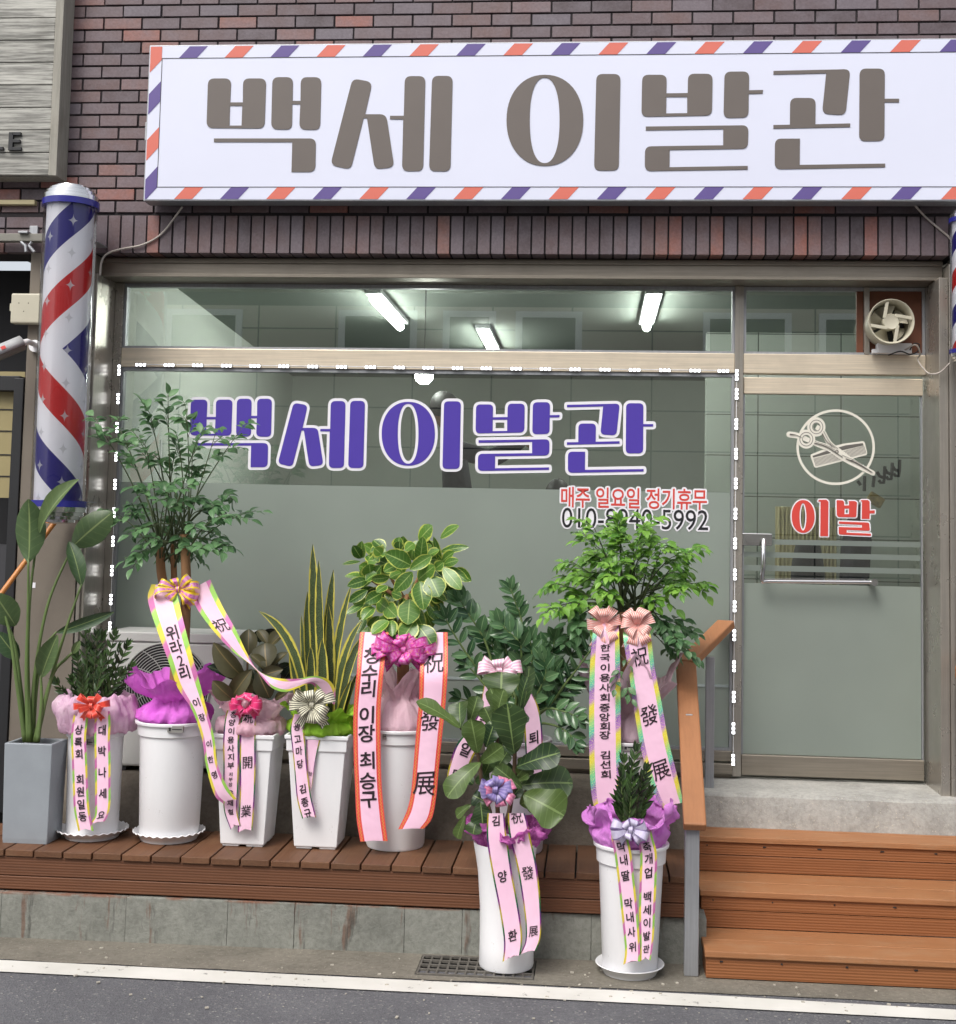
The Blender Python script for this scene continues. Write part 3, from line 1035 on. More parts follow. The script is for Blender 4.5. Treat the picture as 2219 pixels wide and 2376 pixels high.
# power adapter and its cable
a, b = at(2033, 799, .25), at(2112, 823, .25)
root = thing('power_adapter', 'white power adapter box lying on the steel bar under the exhaust fan', 'power adapter', ((a.x + b.x) / 2, .25, b.z))
p = MB(); p.box(a.x, b.x, .205, .262, 2.828, 2.828 + a.z - b.z)
p.build('case', m_white_plastic, root, bevel=.003)
p = MB(); p.box(a.x - .024, a.x - .001, .215, .25, 2.8285, 2.85); p.build('terminal', m_white_plastic, root, bevel=.002)
p = MB(); p.box(a.x + .095, a.x + .14, .196, .2045, 2.832, 2.842); p.build('connector', m_white_plastic, root, bevel=.002)
cb = MB()
pts = [(2100, 812, .2), (2125, 800, .17), (2136, 820, .2), (2130, 835, .22), (2150, 862, .0), (2165, 868, -.02), (2185, 862, -.03), (2205, 842, -.05)]
cb.tube([Vector(q) for q in catmull([at(*q) for q in pts], 40)], .0042, 8)
tag(cb.build('adapter_cable', m_cable, smooth=180), 'thin grey cable drooping from the adapter to the right barber pole', 'cable')
bc = MB()
bc.tube([Vector(q) for q in catmull([at(*q) for q in [(2062, 824, .2), (2090, 815, .18), (2112, 822, .19), (2130, 815, .2), (2134, 800, .2), (2122, 797, .2), (2112, 812, .2)]], 36)], .0035, 8)
tag(bc.build('adapter_lead', m_black, smooth=180), 'short black lead looped beside the white adapter box', 'cable')

# ------------------------------------------------------------------ strings of LED modules
def led_strip(name, label, pts, vertical):
    root = thing(name, label, 'led strip', at(*pts[0]), 'lit led strips round the window')
    w = MB()
    w.tube([at(x, y, Y + .006) + Vector((0, 0, .003)) for x, y, Y in pts], .0022, 6)
    w.build('lead_wire', m_white_plastic, root)
    for (x, y, Y) in pts:
        p = at(x, y, Y)
        ax = Vector((0, 0, 1)) if vertical else Vector((1, 0, 0))
        bx = Vector((1, 0, 0)) if vertical else Vector((0, 0, 1))
        m = MB(); m.obox(p, ax * .031, bx * .0105, (0, .003, 0))
        o = m.build('led_module', m_module, root, bevel=.002)
        l = MB()
        for q in (-1, 0, 1):
            c = p + ax * (.0215 * q) - Vector((0, .0032, 0))
            l.obox(c - Vector((0, .002, 0)), ax * .0062, bx * .0066, (0, .002, 0))
        l.build('lens', m_led, o, bevel=.003)
xs = [327, 393, 459, 526, 592, 659, 726, 793, 860, 927, 994, 1062, 1129, 1198, 1266, 1335, 1404, 1473, 1543, 1613, 1679]
led_strip('led_strip', 'horizontal row of lit white led modules along the steel transom', [(x, 846.5 + (x - 327) * .0105, .254) for x in xs], False)
led_strip('led_strip', 'vertical string of lit led modules down the mullion beside the glass door', [(1710 - (y - 870) * .0095, y, .25) for y in [870, 914, 984, 1053, 1122, 1192, 1261, 1333, 1407, 1474, 1546, 1617, 1690, 1763]], True)
led_strip('led_strip', 'vertical string of lit led modules down the left steel jamb', [(277 - (y - 859) * .036, y, .255) for y in [859, 925, 992, 1058, 1124, 1190, 1256, 1324, 1391, 1455]], True)

# ------------------------------------------------------------------ signboard
SY = -.14
def signboard():
    bl, tr = at(326, 469, SY), at(2219, 83, SY)
    x0, x1, z0, z1 = -2.358, 1.862, at(1270, 466, SY).z, at(1270, 96, SY).z
    root = thing('signboard', 'long white barbershop signboard with striped border and big brown lettering', 'signboard', ((x0 + x1) / 2, -.03, z0))
    b = MB(); b.box(x0, x1, SY + .003, -.035, z0, z1); b.build('casing', m_alu, root, bevel=.003)
    b = MB(); b.box(x0 + .007, x1 - .007, SY, SY + .002, z0 + .007, z1 - .007); b.build('face_panel', m_sign_white, root)
    # border: slanted bars between the outer and inner rectangle
    bw = .062
    X0, X1, ZB, ZT = x0 + .009, x1 - .009, z0 + .009, z1 - .009
    def bars(col, mat, phase):
        per, w, sl = .4865, .096, .056
        def quad(p, y=SY - .0012):
            p = [(min(max(x, X0), X1), min(max(z, ZB), ZT)) for x, z in p]
            if p[1][0] - p[0][0] < .004 and abs(p[2][0] - p[0][0]) < .004: return
            m = MB(); m.poly([(x, y, z) for x, z in p]); m.build('border_stripe', mat, root)
        k = -1
        while X0 + k * per < X1:
            u = X0 + k * per + phase
            for u2, z in ((u, ZT - bw), (u + .003 + per * .5, ZB)):
                if u2 + w + sl > X0 + .012 and u2 < X1 - .012:
                    quad([(u2, z), (u2 + w, z), (u2 + w + sl, z + bw), (u2 + sl, z + bw)])
            k += 1
        base = ZT - .255 if col == 'p' else ZT - .50
        for v in ([base, base - .455] if col == 'p' else [base, base + .47]):
            for xa, dz in ((X0, 0), (X1 - bw, -.04)):
                quad([(xa, v - .11 + dz), (xa + bw, v - .04 + dz), (xa + bw, v + .07 + dz), (xa, v + dz)], SY - .0015)
    bars('p', m_purple, .1535); bars('c', m_coral, .397)
    ln = MB()
    a, bq, c, d = X0 + bw, X1 - bw, ZB + bw, ZT - bw
    t = .0028
    ln.box(a, bq, SY - .002, SY - .0006, d - t, d); ln.box(a, bq, SY - .002, SY - .0006, c, c + t)
    ln.box(a, a + t, SY - .002, SY - .0006, c + t, d - t); ln.box(bq - t, bq, SY - .002, SY - .0006, c + t, d - t)
    ln.build('border_line', m_sticker_black, root)
    for key in ('baek', 'se', 'i', 'bal', 'gwan'):
        plate('letter', SYL[key], SY - .002, m_sign_brown, root, 0, .003)
    l = MB(); p = at(325, 300, SY); l.box(x0 - .016, x0 - .001, SY + .03, -.05, p.z - .05, p.z + .05); l.build('latch', m_alu, root, bevel=.003)
signboard()
c1 = MB()
c1.tube([Vector(q) for q in catmull([at(*q) for q in [(423, 480, -.08), (405, 505, -.03), (372, 545, -.012), (330, 568, -.012), (280, 578, -.012), (250, 588, -.015), (236, 606, -.02), (232, 640, -.05)]], 40)], .0052, 8)
tag(c1.build('sign_cable', m_cable, smooth=180), 'grey cable sagging over the bricks from signboard to left barber pole', 'cable')
c2 = MB()
c2.tube([Vector(q) for q in catmull([at(*q) for q in [(2125, 478, -.08), (2150, 505, -.012), (2185, 535, -.012), (2207, 556, -.012), (2215, 590, -.02)]], 24)], .0052, 8)
tag(c2.build('sign_cable', m_cable, smooth=180), 'short grey cable from the signboard end down to the right barber pole', 'cable')

# ------------------------------------------------------------------ barber poles
def stripe_mat(name, zmid, pitch, cx, cy, ph, chevron=True, stars=True, zf=0.0):
    """red / white / blue bands winding round the drum; above and below zmid they wind opposite ways"""
    t = NT(name)
    tc = t.new('ShaderNodeTexCoord')
    sep = t.new('ShaderNodeSeparateXYZ'); t.link(tc.outputs['Object'], sep.inputs[0])
    dx = t.math('SUBTRACT', sep.outputs[0], cx); dy = t.math('SUBTRACT', cy, sep.outputs[1])
    ang = t.math('DIVIDE', t.math('ARCTAN2', dx, dy), 2 * math.pi)
    dz = t.math('SUBTRACT', sep.outputs[2], zmid)
    if chevron:
        dz = t.math('ABSOLUTE', dz)
    v = t.math('FRACT', t.math('ADD', t.math('SUBTRACT', t.math('DIVIDE', dz, pitch), ang), ph))
    w = lin((240, 240, 246)); rd = lin((196, 34, 36)); bl = lin((40, 34, 122))
    col = t.ramp(v, [(0, w), (.25, rd), (.5, w), (.75, bl)], 'CONSTANT')
    if stars:
        gx = t.math('SUBTRACT', t.math('FRACT', t.math('MULTIPLY', ang, 6.0)), .5)
        row = t.math('FLOOR', t.math('MULTIPLY', ang, 6.0))
        gz = t.math('SUBTRACT', t.math('FRACT', t.math('ADD', t.math('DIVIDE', sep.outputs[2], .165), t.math('MULTIPLY', row, .5))), .5)
        s = t.math('ADD', t.math('POWER', t.math('ABSOLUTE', t.math('MULTIPLY', gx, 1.0)), .5), t.math('POWER', t.math('ABSOLUTE', gz), .5))
        star = t.math('LESS_THAN', s, .47)
        col = t.mix(t.math('MULTIPLY', star, .75), col, lin((206, 206, 210)))
        t.set(Metallic=t.math('MULTIPLY', star, .3))
    t.base(col)
    t.set(Roughness=.35)
    return t.m

m_tube = glass_mat('acrylic_tube', (.99, .99, .995), .01, 0.0, .7)
def barber_pole(cx, cy, z0, z1, rad, label, zmid, pitch, ph, chevron, stars, dome=True):
    root = thing('barber_pole', label, 'barber pole', (cx, cy, z0))
    def ring(za, zb, r1):
        m = MB(); m.lathe([(r1 * .8, za), (r1, za), (r1, zb), (r1 * .8, zb)], (cx, cy), 48)
        return m.build('collar', m_blueplastic, root, smooth=40)
    k = rad / .135
    m = MB(); m.lathe([(.117 * k, z0 - .02), (.117 * k, z1 + .02)], (cx, cy), 64)
    m.build('striped_drum', stripe_mat('pole_stripes', zmid, pitch, cx, cy, ph, chevron, stars), root, smooth=180)
    m = MB(); m.lathe([(.133 * k, z0), (.133 * k, z1)], (cx, cy), 64)
    m.build('clear_tube', m_tube, root, smooth=180)
    ring(z1 - .002, z1 + .03 * k, .142 * k); ring(z0 - .03 * k, z0 + .002, .142 * k)
    m = MB()
    pr = [(.14, .03), (.139, .055), (.128, .058), (.127, .075), (.112, .078), (.11, .092), (.09, .095), (.086, .106), (.05, .112), (0.001, .114)]
    m.lathe([(a * k, z1 + b * k) for a, b in pr], (cx, cy), 48)
    m.build('top_cap', m_chrome, root, smooth=35)
    m = MB()
    m.lathe([(a * k, z0 - b * k) for a, b in pr], (cx, cy), 48)
    m.build('bottom_cap', m_chrome, root, smooth=35)
    for zb in (z1 - .13 * k, z0 + .02 * k):
        m = MB()
        m.box(cx + .03, cx + .10 * k, cy + .12 * k, -.004, zb - .02, zb - .016)
        m.build('wall_bracket', m_alu, root)
    return root
pc = at(155, 640, -.26)
zt, zb = at(150, 482, -.26).z, at(137, 1163, -.26).z
PX = (at(155, 640, -.26).x + at(138, 1130, -.26).x) / 2
barber_pole(PX, -.26, zb, zt, .135, 'tall barber pole with wide chevron stripes and silver stars left of the shop window', at(120, 807, -.39).z, .73, .05, True, True)
# glimpse of the second, smaller pole at the right end
rz1, rz0 = at(2214, 516, -.15).z, at(2210, 812, -.15).z
barber_pole(at(2204, 660, -.15).x + .088, -.15, rz0, rz1, .085, 'small barber pole with narrow spiral stripes at the right end of the facade', rz0, .36, .2, False, False)

# ------------------------------------------------------------------ left neighbour
m_grey_rail = M('greyed_metal', (126, 124, 116), .6, .2)
def neighbour():
    # plank signboard with raised letters
    x1 = (at(148, 5, -.13).x + at(134, 400, -.13).x) / 2
    zb_, ztop = at(70, 406, -.13).z, 5.05
    root = thing('plank_signboard', 'weathered grey plank signboard with dark letters on the shop next door', 'signboard', (x1 - .5, -.06, zb_))
    m = MB()
    z = zb_
    while z < ztop:
        m.cur = random.random()
        m.box(x1 - 1.2, x1 - .046, -.13 + random.uniform(-.002, .002), -.10, z + .002, z + .1195)
        z += .1215
    m.build('plank', m_oldwood, root, bevel=.003)
    m = MB(); m.cur = .9
    m.box(x1 - .044, x1, -.137, .002, zb_ - .004, ztop)
    m.box(x1 - 1.2, x1 - .045, -.095, .0, zb_ - .002, zb_ + .03)
    m.build('edge_board', wood_mat('trim_board', (146, 143, 134), grain=(20, 20, 1.2), var=.25, rough=.85, dark=(96, 88, 74)), root, bevel=.003)
    e = MB()
    def bar(xa, ya, xb, yb):
        p, q = at(xa, ya, -.14), at(xb, yb, -.14)
        e.box(p.x, q.x, -.148, -.132, q.z, p.z)
    bar(22, 307, 30, 349)
    bar(30.1, 307, 49, 314); bar(30.1, 324, 47, 331); bar(30.1, 342, 50, 349)
    e.build('letter', m_black, root, bevel=.001)
    e = MB(); bar(-20, 307, -12, 348); bar(-11.9, 341, 8, 348)
    e.build('letter', m_black, root, bevel=.001)
    # pillar between the two shops
    m = MB()
    m.box(-3.01, -2.665, 0.0, .4, .36, 3.297)
    p = m.build('pillar', m_pillar, None, bevel=.006)
    tag(p, 'grey cement rendered pillar between the two shops behind the barber pole', 'pillar')
    s = MB(); a = at(76, 1358, -.003); s.box(a.x - .014, a.x + .014, -.002, -.0005, a.z - .014, a.z + .014)
    tag(s.build('paper_sticker', m_sticker_white), 'small square white paper sticker on the grey pillar', 'sticker')
    # shop front next door: dark frame, yellowish pane, dark depth
    root = thing('neighbour_shopfront', 'dark framed shopfront of the neighbouring shop at the left edge', 'shopfront', (-3.4, .2, .36))
    m = MB(); m.box(-3.065, -3.012, -.01, .3, .36, 2.62); m.box(-4.3, -3.066, .06, .3, 2.56, 2.64); m.build('frame', m_black, root, bevel=.003)
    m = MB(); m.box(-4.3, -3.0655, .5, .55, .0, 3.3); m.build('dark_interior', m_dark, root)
    zt_, zb2 = at(12, 862, .12).z, at(12, 1155, .12).z
    m = MB(); m.box(-3.4, -3.066, .12, .16, zb2, zt_)
    m.build('window_blind', M('yellow_blind', (150, 138, 98), .6, var=.06), root)
    m = MB()
    for q in (900, 950, 1000, 1055, 1105):
        zz = at(12, q, .115).z
        m.box(-3.4, -3.067, .116, .119, zz - .003, zz + .003)
    m.build('blind_seam', m_dark, root)
    m = MB(); m.box(-4.3, -3.0655, .1, .14, .36, zb2 - .25); m.build('lower_panel', M('dark_panel', (56, 56, 60), .5), root)
    m = MB(); m.box(-4.3, -2.99, -.03, .3, at(40, 474, -.03).z, at(40, 463, -.03).z); m.build('lintel_trim', wood_mat('yellowed_trim', (190, 178, 140), grain=(1, 20, 20)), root, bevel=.003)
    a1 = [at(-60, 505, .1), at(90, 478, .2), at(75, 482, .3), at(-60, 482, .4)]
    m = MB(); m.poly(a1); m.build('awning_cloth', M('blue_awning', (58, 72, 82), .6), root, solid=.004)
    # awning rail with bracket
    root = thing('awning_rail', 'pale metal awning rail with wall clamp behind the barber pole', 'rail', at(40, 550, -.05))
    p, q = at(-30, 552, -.06), at(102, 548, -.06)
    m = MB(); m.box(p.x, q.x + .05, -.08, -.035, p.z - .021, p.z + .021); m.build('rail_bar', m_grey_rail, root, bevel=.004)
    c = at(62, 552, -.08)
    m = MB(); m.box(c.x - .04, c.x + .012, -.10, -.03, c.z + .022, c.z + .034); m.box(c.x - .015, c.x + .03, -.02, .02, c.z + .02, c.z + .08)
    m.build('clamp', m_alu, root, bevel=.002)
    m = MB(); m.tube([c + Vector((-.03, .0, -.022)), c + Vector((-.005, 0, -.04)), c + Vector((.0, 0, -.075))], .009, 8); m.tube([c + Vector((.03, .0, -.022)), c + Vector((.015, 0, -.04)), c + Vector((.045, 0, -.075))], .009, 8)
    m.build('clamp_jaw', m_alu, root, smooth=60)
    # junction box
    p, q = at(26, 680, -.06), at(98, 750, -.06)
    root = thing('junction_box', 'square cream plastic junction box on the pillar edge above the camera', 'junction box', ((p.x + q.x) / 2, -.0, q.z))
    m = MB(); m.box(p.x, q.x, -.06, .0, q.z, p.z); m.build('box_body', m_off_plastic, root, bevel=.008)
    for sx, sy in ((44, 703), (66, 703), (55, 722)):
        m = MB(); c = at(sx, sy, -.06); m.tube([(c.x, -.058, c.z), (c.x, -.0615, c.z)], .0026, 8); m.build('screw', m_dark, root)
    m = MB(); c = at(23, 714, -.03); m.box(p.x - .01, p.x - .0005, -.05, -.02, c.z - .02, c.z + .02); m.build('hinge', m_off_plastic, root, bevel=.002)
    # security camera
    a, b = at(-22, 828, -.26), at(52, 797, -.16)
    root = thing('security_camera', 'white bullet security camera with sunshield pointing left below the junction box', 'security camera', at(80, 800, -.02))
    d = (b - a).normalized()
    m = MB(); m.tube([a, b], [.036, .036], 24); m.build('camera_body', m_grey_rail, root, smooth=40)
    sh = MB()
    up = Vector((0, 0, 1)); up = (up - d * up.dot(d)).normalized(); sd_ = d.cross(up)
    rows = []
    for tt in (-.02, .35, .7, 1.0):
        c = a + (b - a) * tt
        rows.append([c + (sd_ * math.sin(w) + up * math.cos(w)) * .043 for w in [R(x) for x in (-100, -70, -40, -15, 15, 40, 70, 100)]])
    sh.grid(rows); sh.build('sunshield', m_grey_plastic, root, smooth=50, solid=.003)
    tg = MB(); c = a + (b - a) * .38; nrm = (-sd_ if sd_.y > 0 else sd_)
    nn = (nrm * math.sin(R(65)) + up * math.cos(R(65)))
    t2 = d.cross(nn)
    tg.obox(c + nn * .0455, d * .012, t2 * .009, nn * .0008); tg.build('red_label', m_sticker_red, root)
    m = MB(); m.tube([b, b + d * .03, at(70, 795, -.1), at(82, 800, -.03)], [.02, .014, .014, .014], 12); m.build('arm', m_white_plastic, root, smooth=60)
    c = at(82, 803, -.02); m = MB(); m.tube([(c.x, -.03, c.z), (c.x, .0, c.z)], .032, 24); m.build('wall_plate', m_white_plastic, root, smooth=40)
    # broom handle leaning by the pillar
    p, q = at(-14, 1400, -.28), at(142, 1192, -.06)
    m = MB(); m.tube([p + (p - q) * 1.9, q], .0135, 12)
    tag(m.build('broom_handle', wood_mat('varnished_pole', (196, 128, 66), grain=(2, 2, 2), var=.1, rough=.35), smooth=40), 'varnished wooden broom handle leaning against the grey pillar', 'broom handle')
neighbour()

# ------------------------------------------------------------------ inside the shop
def interior():
    m_wall = NT('tiled_wall')
    br = m_wall.new('ShaderNodeTexBrick')
    br.offset = 0
    br.inputs['Scale'].default_value = 1
    br.inputs['Mortar Size'].default_value = .004
    br.inputs['Brick Width'].default_value = .62; br.inputs['Row Height'].default_value = .31
    br.inputs['Color1'].default_value = lin((190, 196, 188)); br.inputs['Color2'].default_value = lin((186, 193, 184)); br.inputs['Mortar'].default_value = lin((70, 74, 70))
    mp = m_wall.new('ShaderNodeMapping'); mp.inputs['Rotation'].default_value = (R(90), 0, 0)
    tc = m_wall.new('ShaderNodeTexCoord'); m_wall.link(tc.outputs['Object'], mp.inputs[0]); m_wall.link(mp.outputs[0], br.inputs[0])
    m_wall.base(br.outputs[0]); m_wall.set(Roughness=.45)
    mw = m_wall.m
    mc = M('ceiling_board', (122, 130, 123), .8, var=.04)
    mf = M('shop_floor', (120, 116, 108), .5)
    mpw = M('painted_partition', (196, 202, 194), .7, var=.03)
    m = MB(); m.box(-3.4, 2.6, .345, 6.4, .55, .618); structure(m.build('floor', mf))
    m = MB(); m.box(-3.4, 2.6, .345, 6.4, 3.42, 3.5); structure(m.build('ceiling', mc))
    m = MB(); m.box(-3.4, 2.7, 6.4, 6.5, .5, 3.6); structure(m.build('back_wall', mpw))
    m = MB(); m.hexa([(-2.66, .35, .5), (-3.1, 6.5, .5), (-3.2, 6.5, .5), (-2.76, .35, .5), (-2.66, .35, 3.6), (-3.1, 6.5, 3.6), (-3.2, 6.5, 3.6), (-2.76, .35, 3.6)]); structure(m.build('side_wall', mpw))
    m = MB(); m.box(2.6, 2.7, .405, 6.5, .5, 3.6); structure(m.build('side_wall', mw))
    m = MB(); m.box(.85, 2.6, 3.3, 3.4, .618, 3.42); structure(m.build('partition_wall', mw))
    # ceiling lights
    for (n0, f0) in (((868, 684), (894, 0)), ((1518, 684), (0, 0)), ((1120, 764), (0, 0))):
        Yn = .85 if n0[1] < 700 else 2.15
        p = at(n0[0], n0[1], Yn)
        if True:
            z = 3.385
            d = CX * ((n0[0] - PPX) / F_PX) - CU * ((n0[1] - PPY) / F_PX) + CF
            p = CAM + d * ((z - CAM.z) / d.z)
        root = thing('ceiling_light', {868: 'left lit fluorescent tube light on the shop ceiling', 1518: 'right lit fluorescent tube light on the shop ceiling', 1120: 'middle lit fluorescent tube light farther back on the shop ceiling'}[n0[0]], 'ceiling light', (p.x, p.y, z), 'ceiling lights')
        m = MB(); m.box(p.x - .055, p.x + .055, p.y - .03, p.y + 1.2, 3.388, 3.419); m.build('base_tray', m_grey_plastic, root, bevel=.004)
        m = MB(); m.tube([(p.x, p.y, 3.362), (p.x, p.y + 1.15, 3.362)], .03, 16); m.build('tube', m_lamp, root, smooth=50)
    m = MB()
    c = at(984, 873, 1.5)
    m.lathe([(.001, c.z - .05), (.03, c.z - .046), (.055, c.z - .02), (.06, c.z + .03), (.055, c.z + .035)], (c.x, c.y), 24)
    root = thing('pendant_lamp', 'small glowing round lamp seen through the window above the lettering', 'lamp', (c.x, c.y, 3.42))
    m.build('bulb', m_lamp, root, smooth=60)
    m2 = MB(); m2.tube([(c.x, c.y, c.z + .03), (c.x, c.y, 3.42)], .004, 6); m2.build('cord', m_black, root)
    # barred window with curtain deep on the left
    root = thing('inner_window', 'small barred window with pale curtain on the inner wall behind the tall plant', 'window', (-2.3, 1.4, 1.8))
    a, b = at(318, 1020, 1.4), at(372, 1116, 1.4)
    m = MB(); m.box(a.x, b.x, 1.40, 1.44, b.z, a.z); m.build('curtain', M('curtain_cloth', (176, 184, 176), .9), root)
    m = MB()
    for k in range(5):
        x = a.x + (b.x - a.x) * k / 4; m.box(x - .006, x + .006, 1.37, 1.392, b.z, a.z)
    for k in range(3):
        z = b.z + (a.z - b.z) * k / 2; m.box(a.x, b.x, 1.375, 1.39, z - .006, z + .006)
    m.build('grille', m_white_plastic, root)
    # hooks, coat, pouch on the right wall
    root = thing('coat_hooks', 'black wire coat hooks on the tiled wall seen through the door', 'hook rail', at(2040, 1090, 3.25))
    m = MB()
    Z = lambda x, y: at(1780 + x / 5.4618, 920 + y / 5.4618, 3.2)
    for (ox, oy) in ((0, 0), (95, -45), (190, -85)):
        m.tube([Z(1395 + ox, 955 + oy), Z(1430 + ox, 1010 + oy), Z(1490 + ox, 1035 + oy)], .012, 6)
        m.tube([Z(1495 + ox, 885 + oy), Z(1490 + ox, 1030 + oy), Z(1480 + ox, 1095 + oy), Z(1440 + ox, 1090 + oy), Z(1418 + ox, 1060 + oy)], .012, 6)
    m.tube([Z(1240, 1010), Z(1235, 1200)], .012, 6); m.tube([Z(1150, 1070), Z(1190, 1125)], .012, 6); m.tube([Z(1360, 1010), Z(1345, 1150)], .012, 6)
    m.build('hook', m_black, root, smooth=60)
    m = MB()
    p, q = at(1952, 1170, 3.0), at(2020, 1345, 3.0)
    rows = []
    for k in range(9):
        t = k / 8
        w = (.35 + .65 * min(1, t * 4)) * (q.x - p.x) / 2
        rows.append([((p.x + q.x) / 2 + w * math.sin(aa) + .01 * math.sin(9 * t), 3.0 - .07 * math.cos(aa) + .015 * math.sin(5 * aa), p.z + (q.z - .5 - p.z) * t) for aa in [R(x) for x in range(-90, 91, 15)]])
    m.grid(rows); tag(m.build('hanging_coat', M('navy_coat', (26, 28, 40), .8), smooth=180, solid=.01), 'dark navy coat hanging behind the red door lettering', 'coat')
    m = MB(); p = at(2032, 1160, 3.1); m.obox(p, (.05, 0, -.03), (.0, .02, 0), (.02, 0, .035))
    tag(m.build('pouch', M('patterned_pouch', (150, 130, 80), .7, var=.5, vs=40), bevel=.01), 'small patterned pouch hanging from the coat hooks', 'pouch')
    m = MB(); p, q = at(1800, 1175, 3.0), at(1942, 1400, 3.0)
    rows = []
    for k in range(41):
        t = k / 40
        x = p.x + (q.x - p.x) * t
        rows.append([(x, 3.0 + .02 * math.sin(t * 95), p.z), (x, 3.0 + .03 * math.sin(t * 95), q.z - .4)])
    m.grid(rows); tag(m.build('curtain', M('cream_curtain', (190, 180, 138), .8), smooth=180, solid=.004), 'cream pleated curtain behind the red door lettering', 'curtain')
    # barber chair
    root = thing('barber_chair', 'black barber chair with rounded headrest behind the frosted stripes of the door', 'barber chair', (1.15, 2.0, .618))
    m = MB()
    p, q = at(1838, 1263, 1.9), at(1918, 1330, 1.9)
    rows = []
    cxx = (p.x + q.x) / 2; w = (q.x - p.x) / 2
    for k in range(7):
        t = k / 6
        ww = w * (.72 + .28 * math.sin(min(1, t * 2) * math.pi / 2))
        rows.append([(cxx + ww * math.cos(a_), 1.95 + .06 * math.sin(a_), p.z + (q.z - .25 - p.z) * t) for a_ in [2 * math.pi * j / 20 for j in range(20)]])
    m.grid(rows, closed=True); m.poly(rows[0]); m.build('backrest', m_black, root, smooth=60)
    m = MB(); m.box(cxx - w * 1.3, cxx + w * 1.3, 1.55, 2.05, 1.0, 1.12); m.build('seat', m_black, root, bevel=.03)
    m = MB(); m.box(cxx - w * 1.6, cxx - w * 1.32, 1.55, 2.0, 1.22, 1.28); m.build('armrest', m_black, root, bevel=.02)
    m = MB(); m.box(cxx + w * 1.32, cxx + w * 1.6, 1.55, 2.0, 1.22, 1.28); m.build('armrest', m_black, root, bevel=.02)
    m = MB(); m.lathe([(.26, .618), (.26, .65), (.06, .68), (.06, 1.0)], (cxx, 1.8), 24); m.build('pedestal', m_chrome, root, smooth=40)
interior()

# ------------------------------------------------------------------ people inside
m_skin = M('skin', (176, 132, 108), .55, var=.03)
m_hair = M('black_hair', (22, 20, 20), .6, var=.1)
m_navy = M('dark_shirt', (38, 42, 52), .85, var=.1)
m_cape = M('barber_cape', (70, 74, 80), .7, var=.05)
def skinned(name, verts, edges, mat, parent, sub=2):
    """verts: (x, y, z, radius); one connected skeleton grown into one surface"""
    me = bpy.data.meshes.new(name)
    me.from_pydata([v[:3] for v in verts], edges, [])
    o = bpy.data.objects.new(name, me); COL.objects.link(o)
    me.materials.append(mat)
    o.modifiers.new('skin', 'SKIN')
    if not me.skin_vertices:
        bpy.context.view_layer.objects.active = o
    for i, v in enumerate(verts):
        sv = me.skin_vertices[0].data[i]
        sv.radius = (v[3], v[4] if len(v) > 4 else v[3])
        sv.use_root = (i == 0)
    s = o.modifiers.new('sub', 'SUBSURF'); s.levels = sub; s.render_levels = sub
    for p in me.polygons: p.use_smooth = True
    setparent(o, parent)
    return o

def hand(V, E, wrist, d, palm_n, s=1.0):
    """five fingers grown from the wrist vertex: d = pointing direction, palm_n = palm normal"""
    w0 = Vector(V[wrist][:3])
    d = Vector(d).normalized(); n = Vector(palm_n).normalized(); side = d.cross(n)
    V.append((*(w0 + d * .05 * s), .030, .016)); pm = len(V) - 1; E.append((wrist, pm))
    for k, (off, ln) in enumerate(((-.032, .062), (-.011, .074), (.011, .070), (.030, .055))):
        a = w0 + d * .09 * s + side * off; b = a + d * ln * .5 * s - n * .008; c = b + d * ln * .4 * s - n * .022
        i = len(V); V += [(*a, .009), (*b, .0085), (*c, .0075)]
        E += [(pm, i), (i, i + 1), (i + 1, i + 2)]
    a = w0 + d * .04 * s - side * .038; b = a + d * .03 * s - side * .012 - n * .012
    i = len(V); V += [(*a, .0105), (*b, .009)]
    E += [(pm, i), (i, i + 1)]

def head(c, face, parent, scale=1.0):
    """face: unit vector the person looks along (horizontal)"""
    f = Vector(face).normalized(); s = Vector((0, 0, 1)).cross(f)
    m = MB()
    rows = []
    for i in range(15):
        th = math.pi * i / 14
        row = []
        for j in range(24):
            ph = 2 * math.pi * j / 24
            x, y, z = math.sin(th) * math.cos(ph), math.sin(th) * math.sin(ph), math.cos(th)
            jaw = 1 - .28 * max(0, -z) ** 1.3
            fx = x * .098 * (1 - .05 * max(0, -z)); sx = y * .075 * jaw
            if x > .8 and abs(z + .12) < .22: fx += .016 * (1 - abs(z + .12) / .22) * (1 if abs(y) < .3 else 0)      # nose
            if x > .6 and abs(z - .12) < .14 and .2 < abs(y) < .6: fx -= .008                                         # eye hollows
            if x > .7 and abs(z + .45) < .1: fx += .005                                                              # lips
            p = Vector(c) + (f * fx + s * sx + Vector((0, 0, z * .118))) * scale
            row.append(p)
        rows.append(row)
    m.grid(rows, closed=True)
    o = m.build('head', m_skin, parent, smooth=180)
    for sg in (-1, 1):
        e = MB(); q = Vector(c) + s * sg * .076 * scale
        e.obox(q, f * .018, s * .008, Vector((0, 0, .03))); e.build('ear', m_skin, o, bevel=.006)
        e = MB(); q = Vector(c) + f * .086 * scale + s * sg * .03 + Vector((0, 0, .012)); e.obox(q, f * .004, s * .012, Vector((0, 0, .005))); e.build('eye', m_black, o, bevel=.003)
    h = MB()
    rows = []
    for i in range(10):
        th = math.pi * .62 * i / 9
        row = []
        for j in range(24):
            ph = 2 * math.pi * j / 24
            x, y, z = math.sin(th) * math.cos(ph), math.sin(th) * math.sin(ph), math.cos(th)
            if x > .3: z = max(z, .42 if x > .5 else .2)
            row.append(Vector(c) + (f * (x * .106 - .006) + s * y * .084 + Vector((0, 0, z * .127 + .004))) * scale)
        rows.append(row)
    h.grid(rows, closed=True)
    h.build('hair', m_hair, o, smooth=180)
    return o

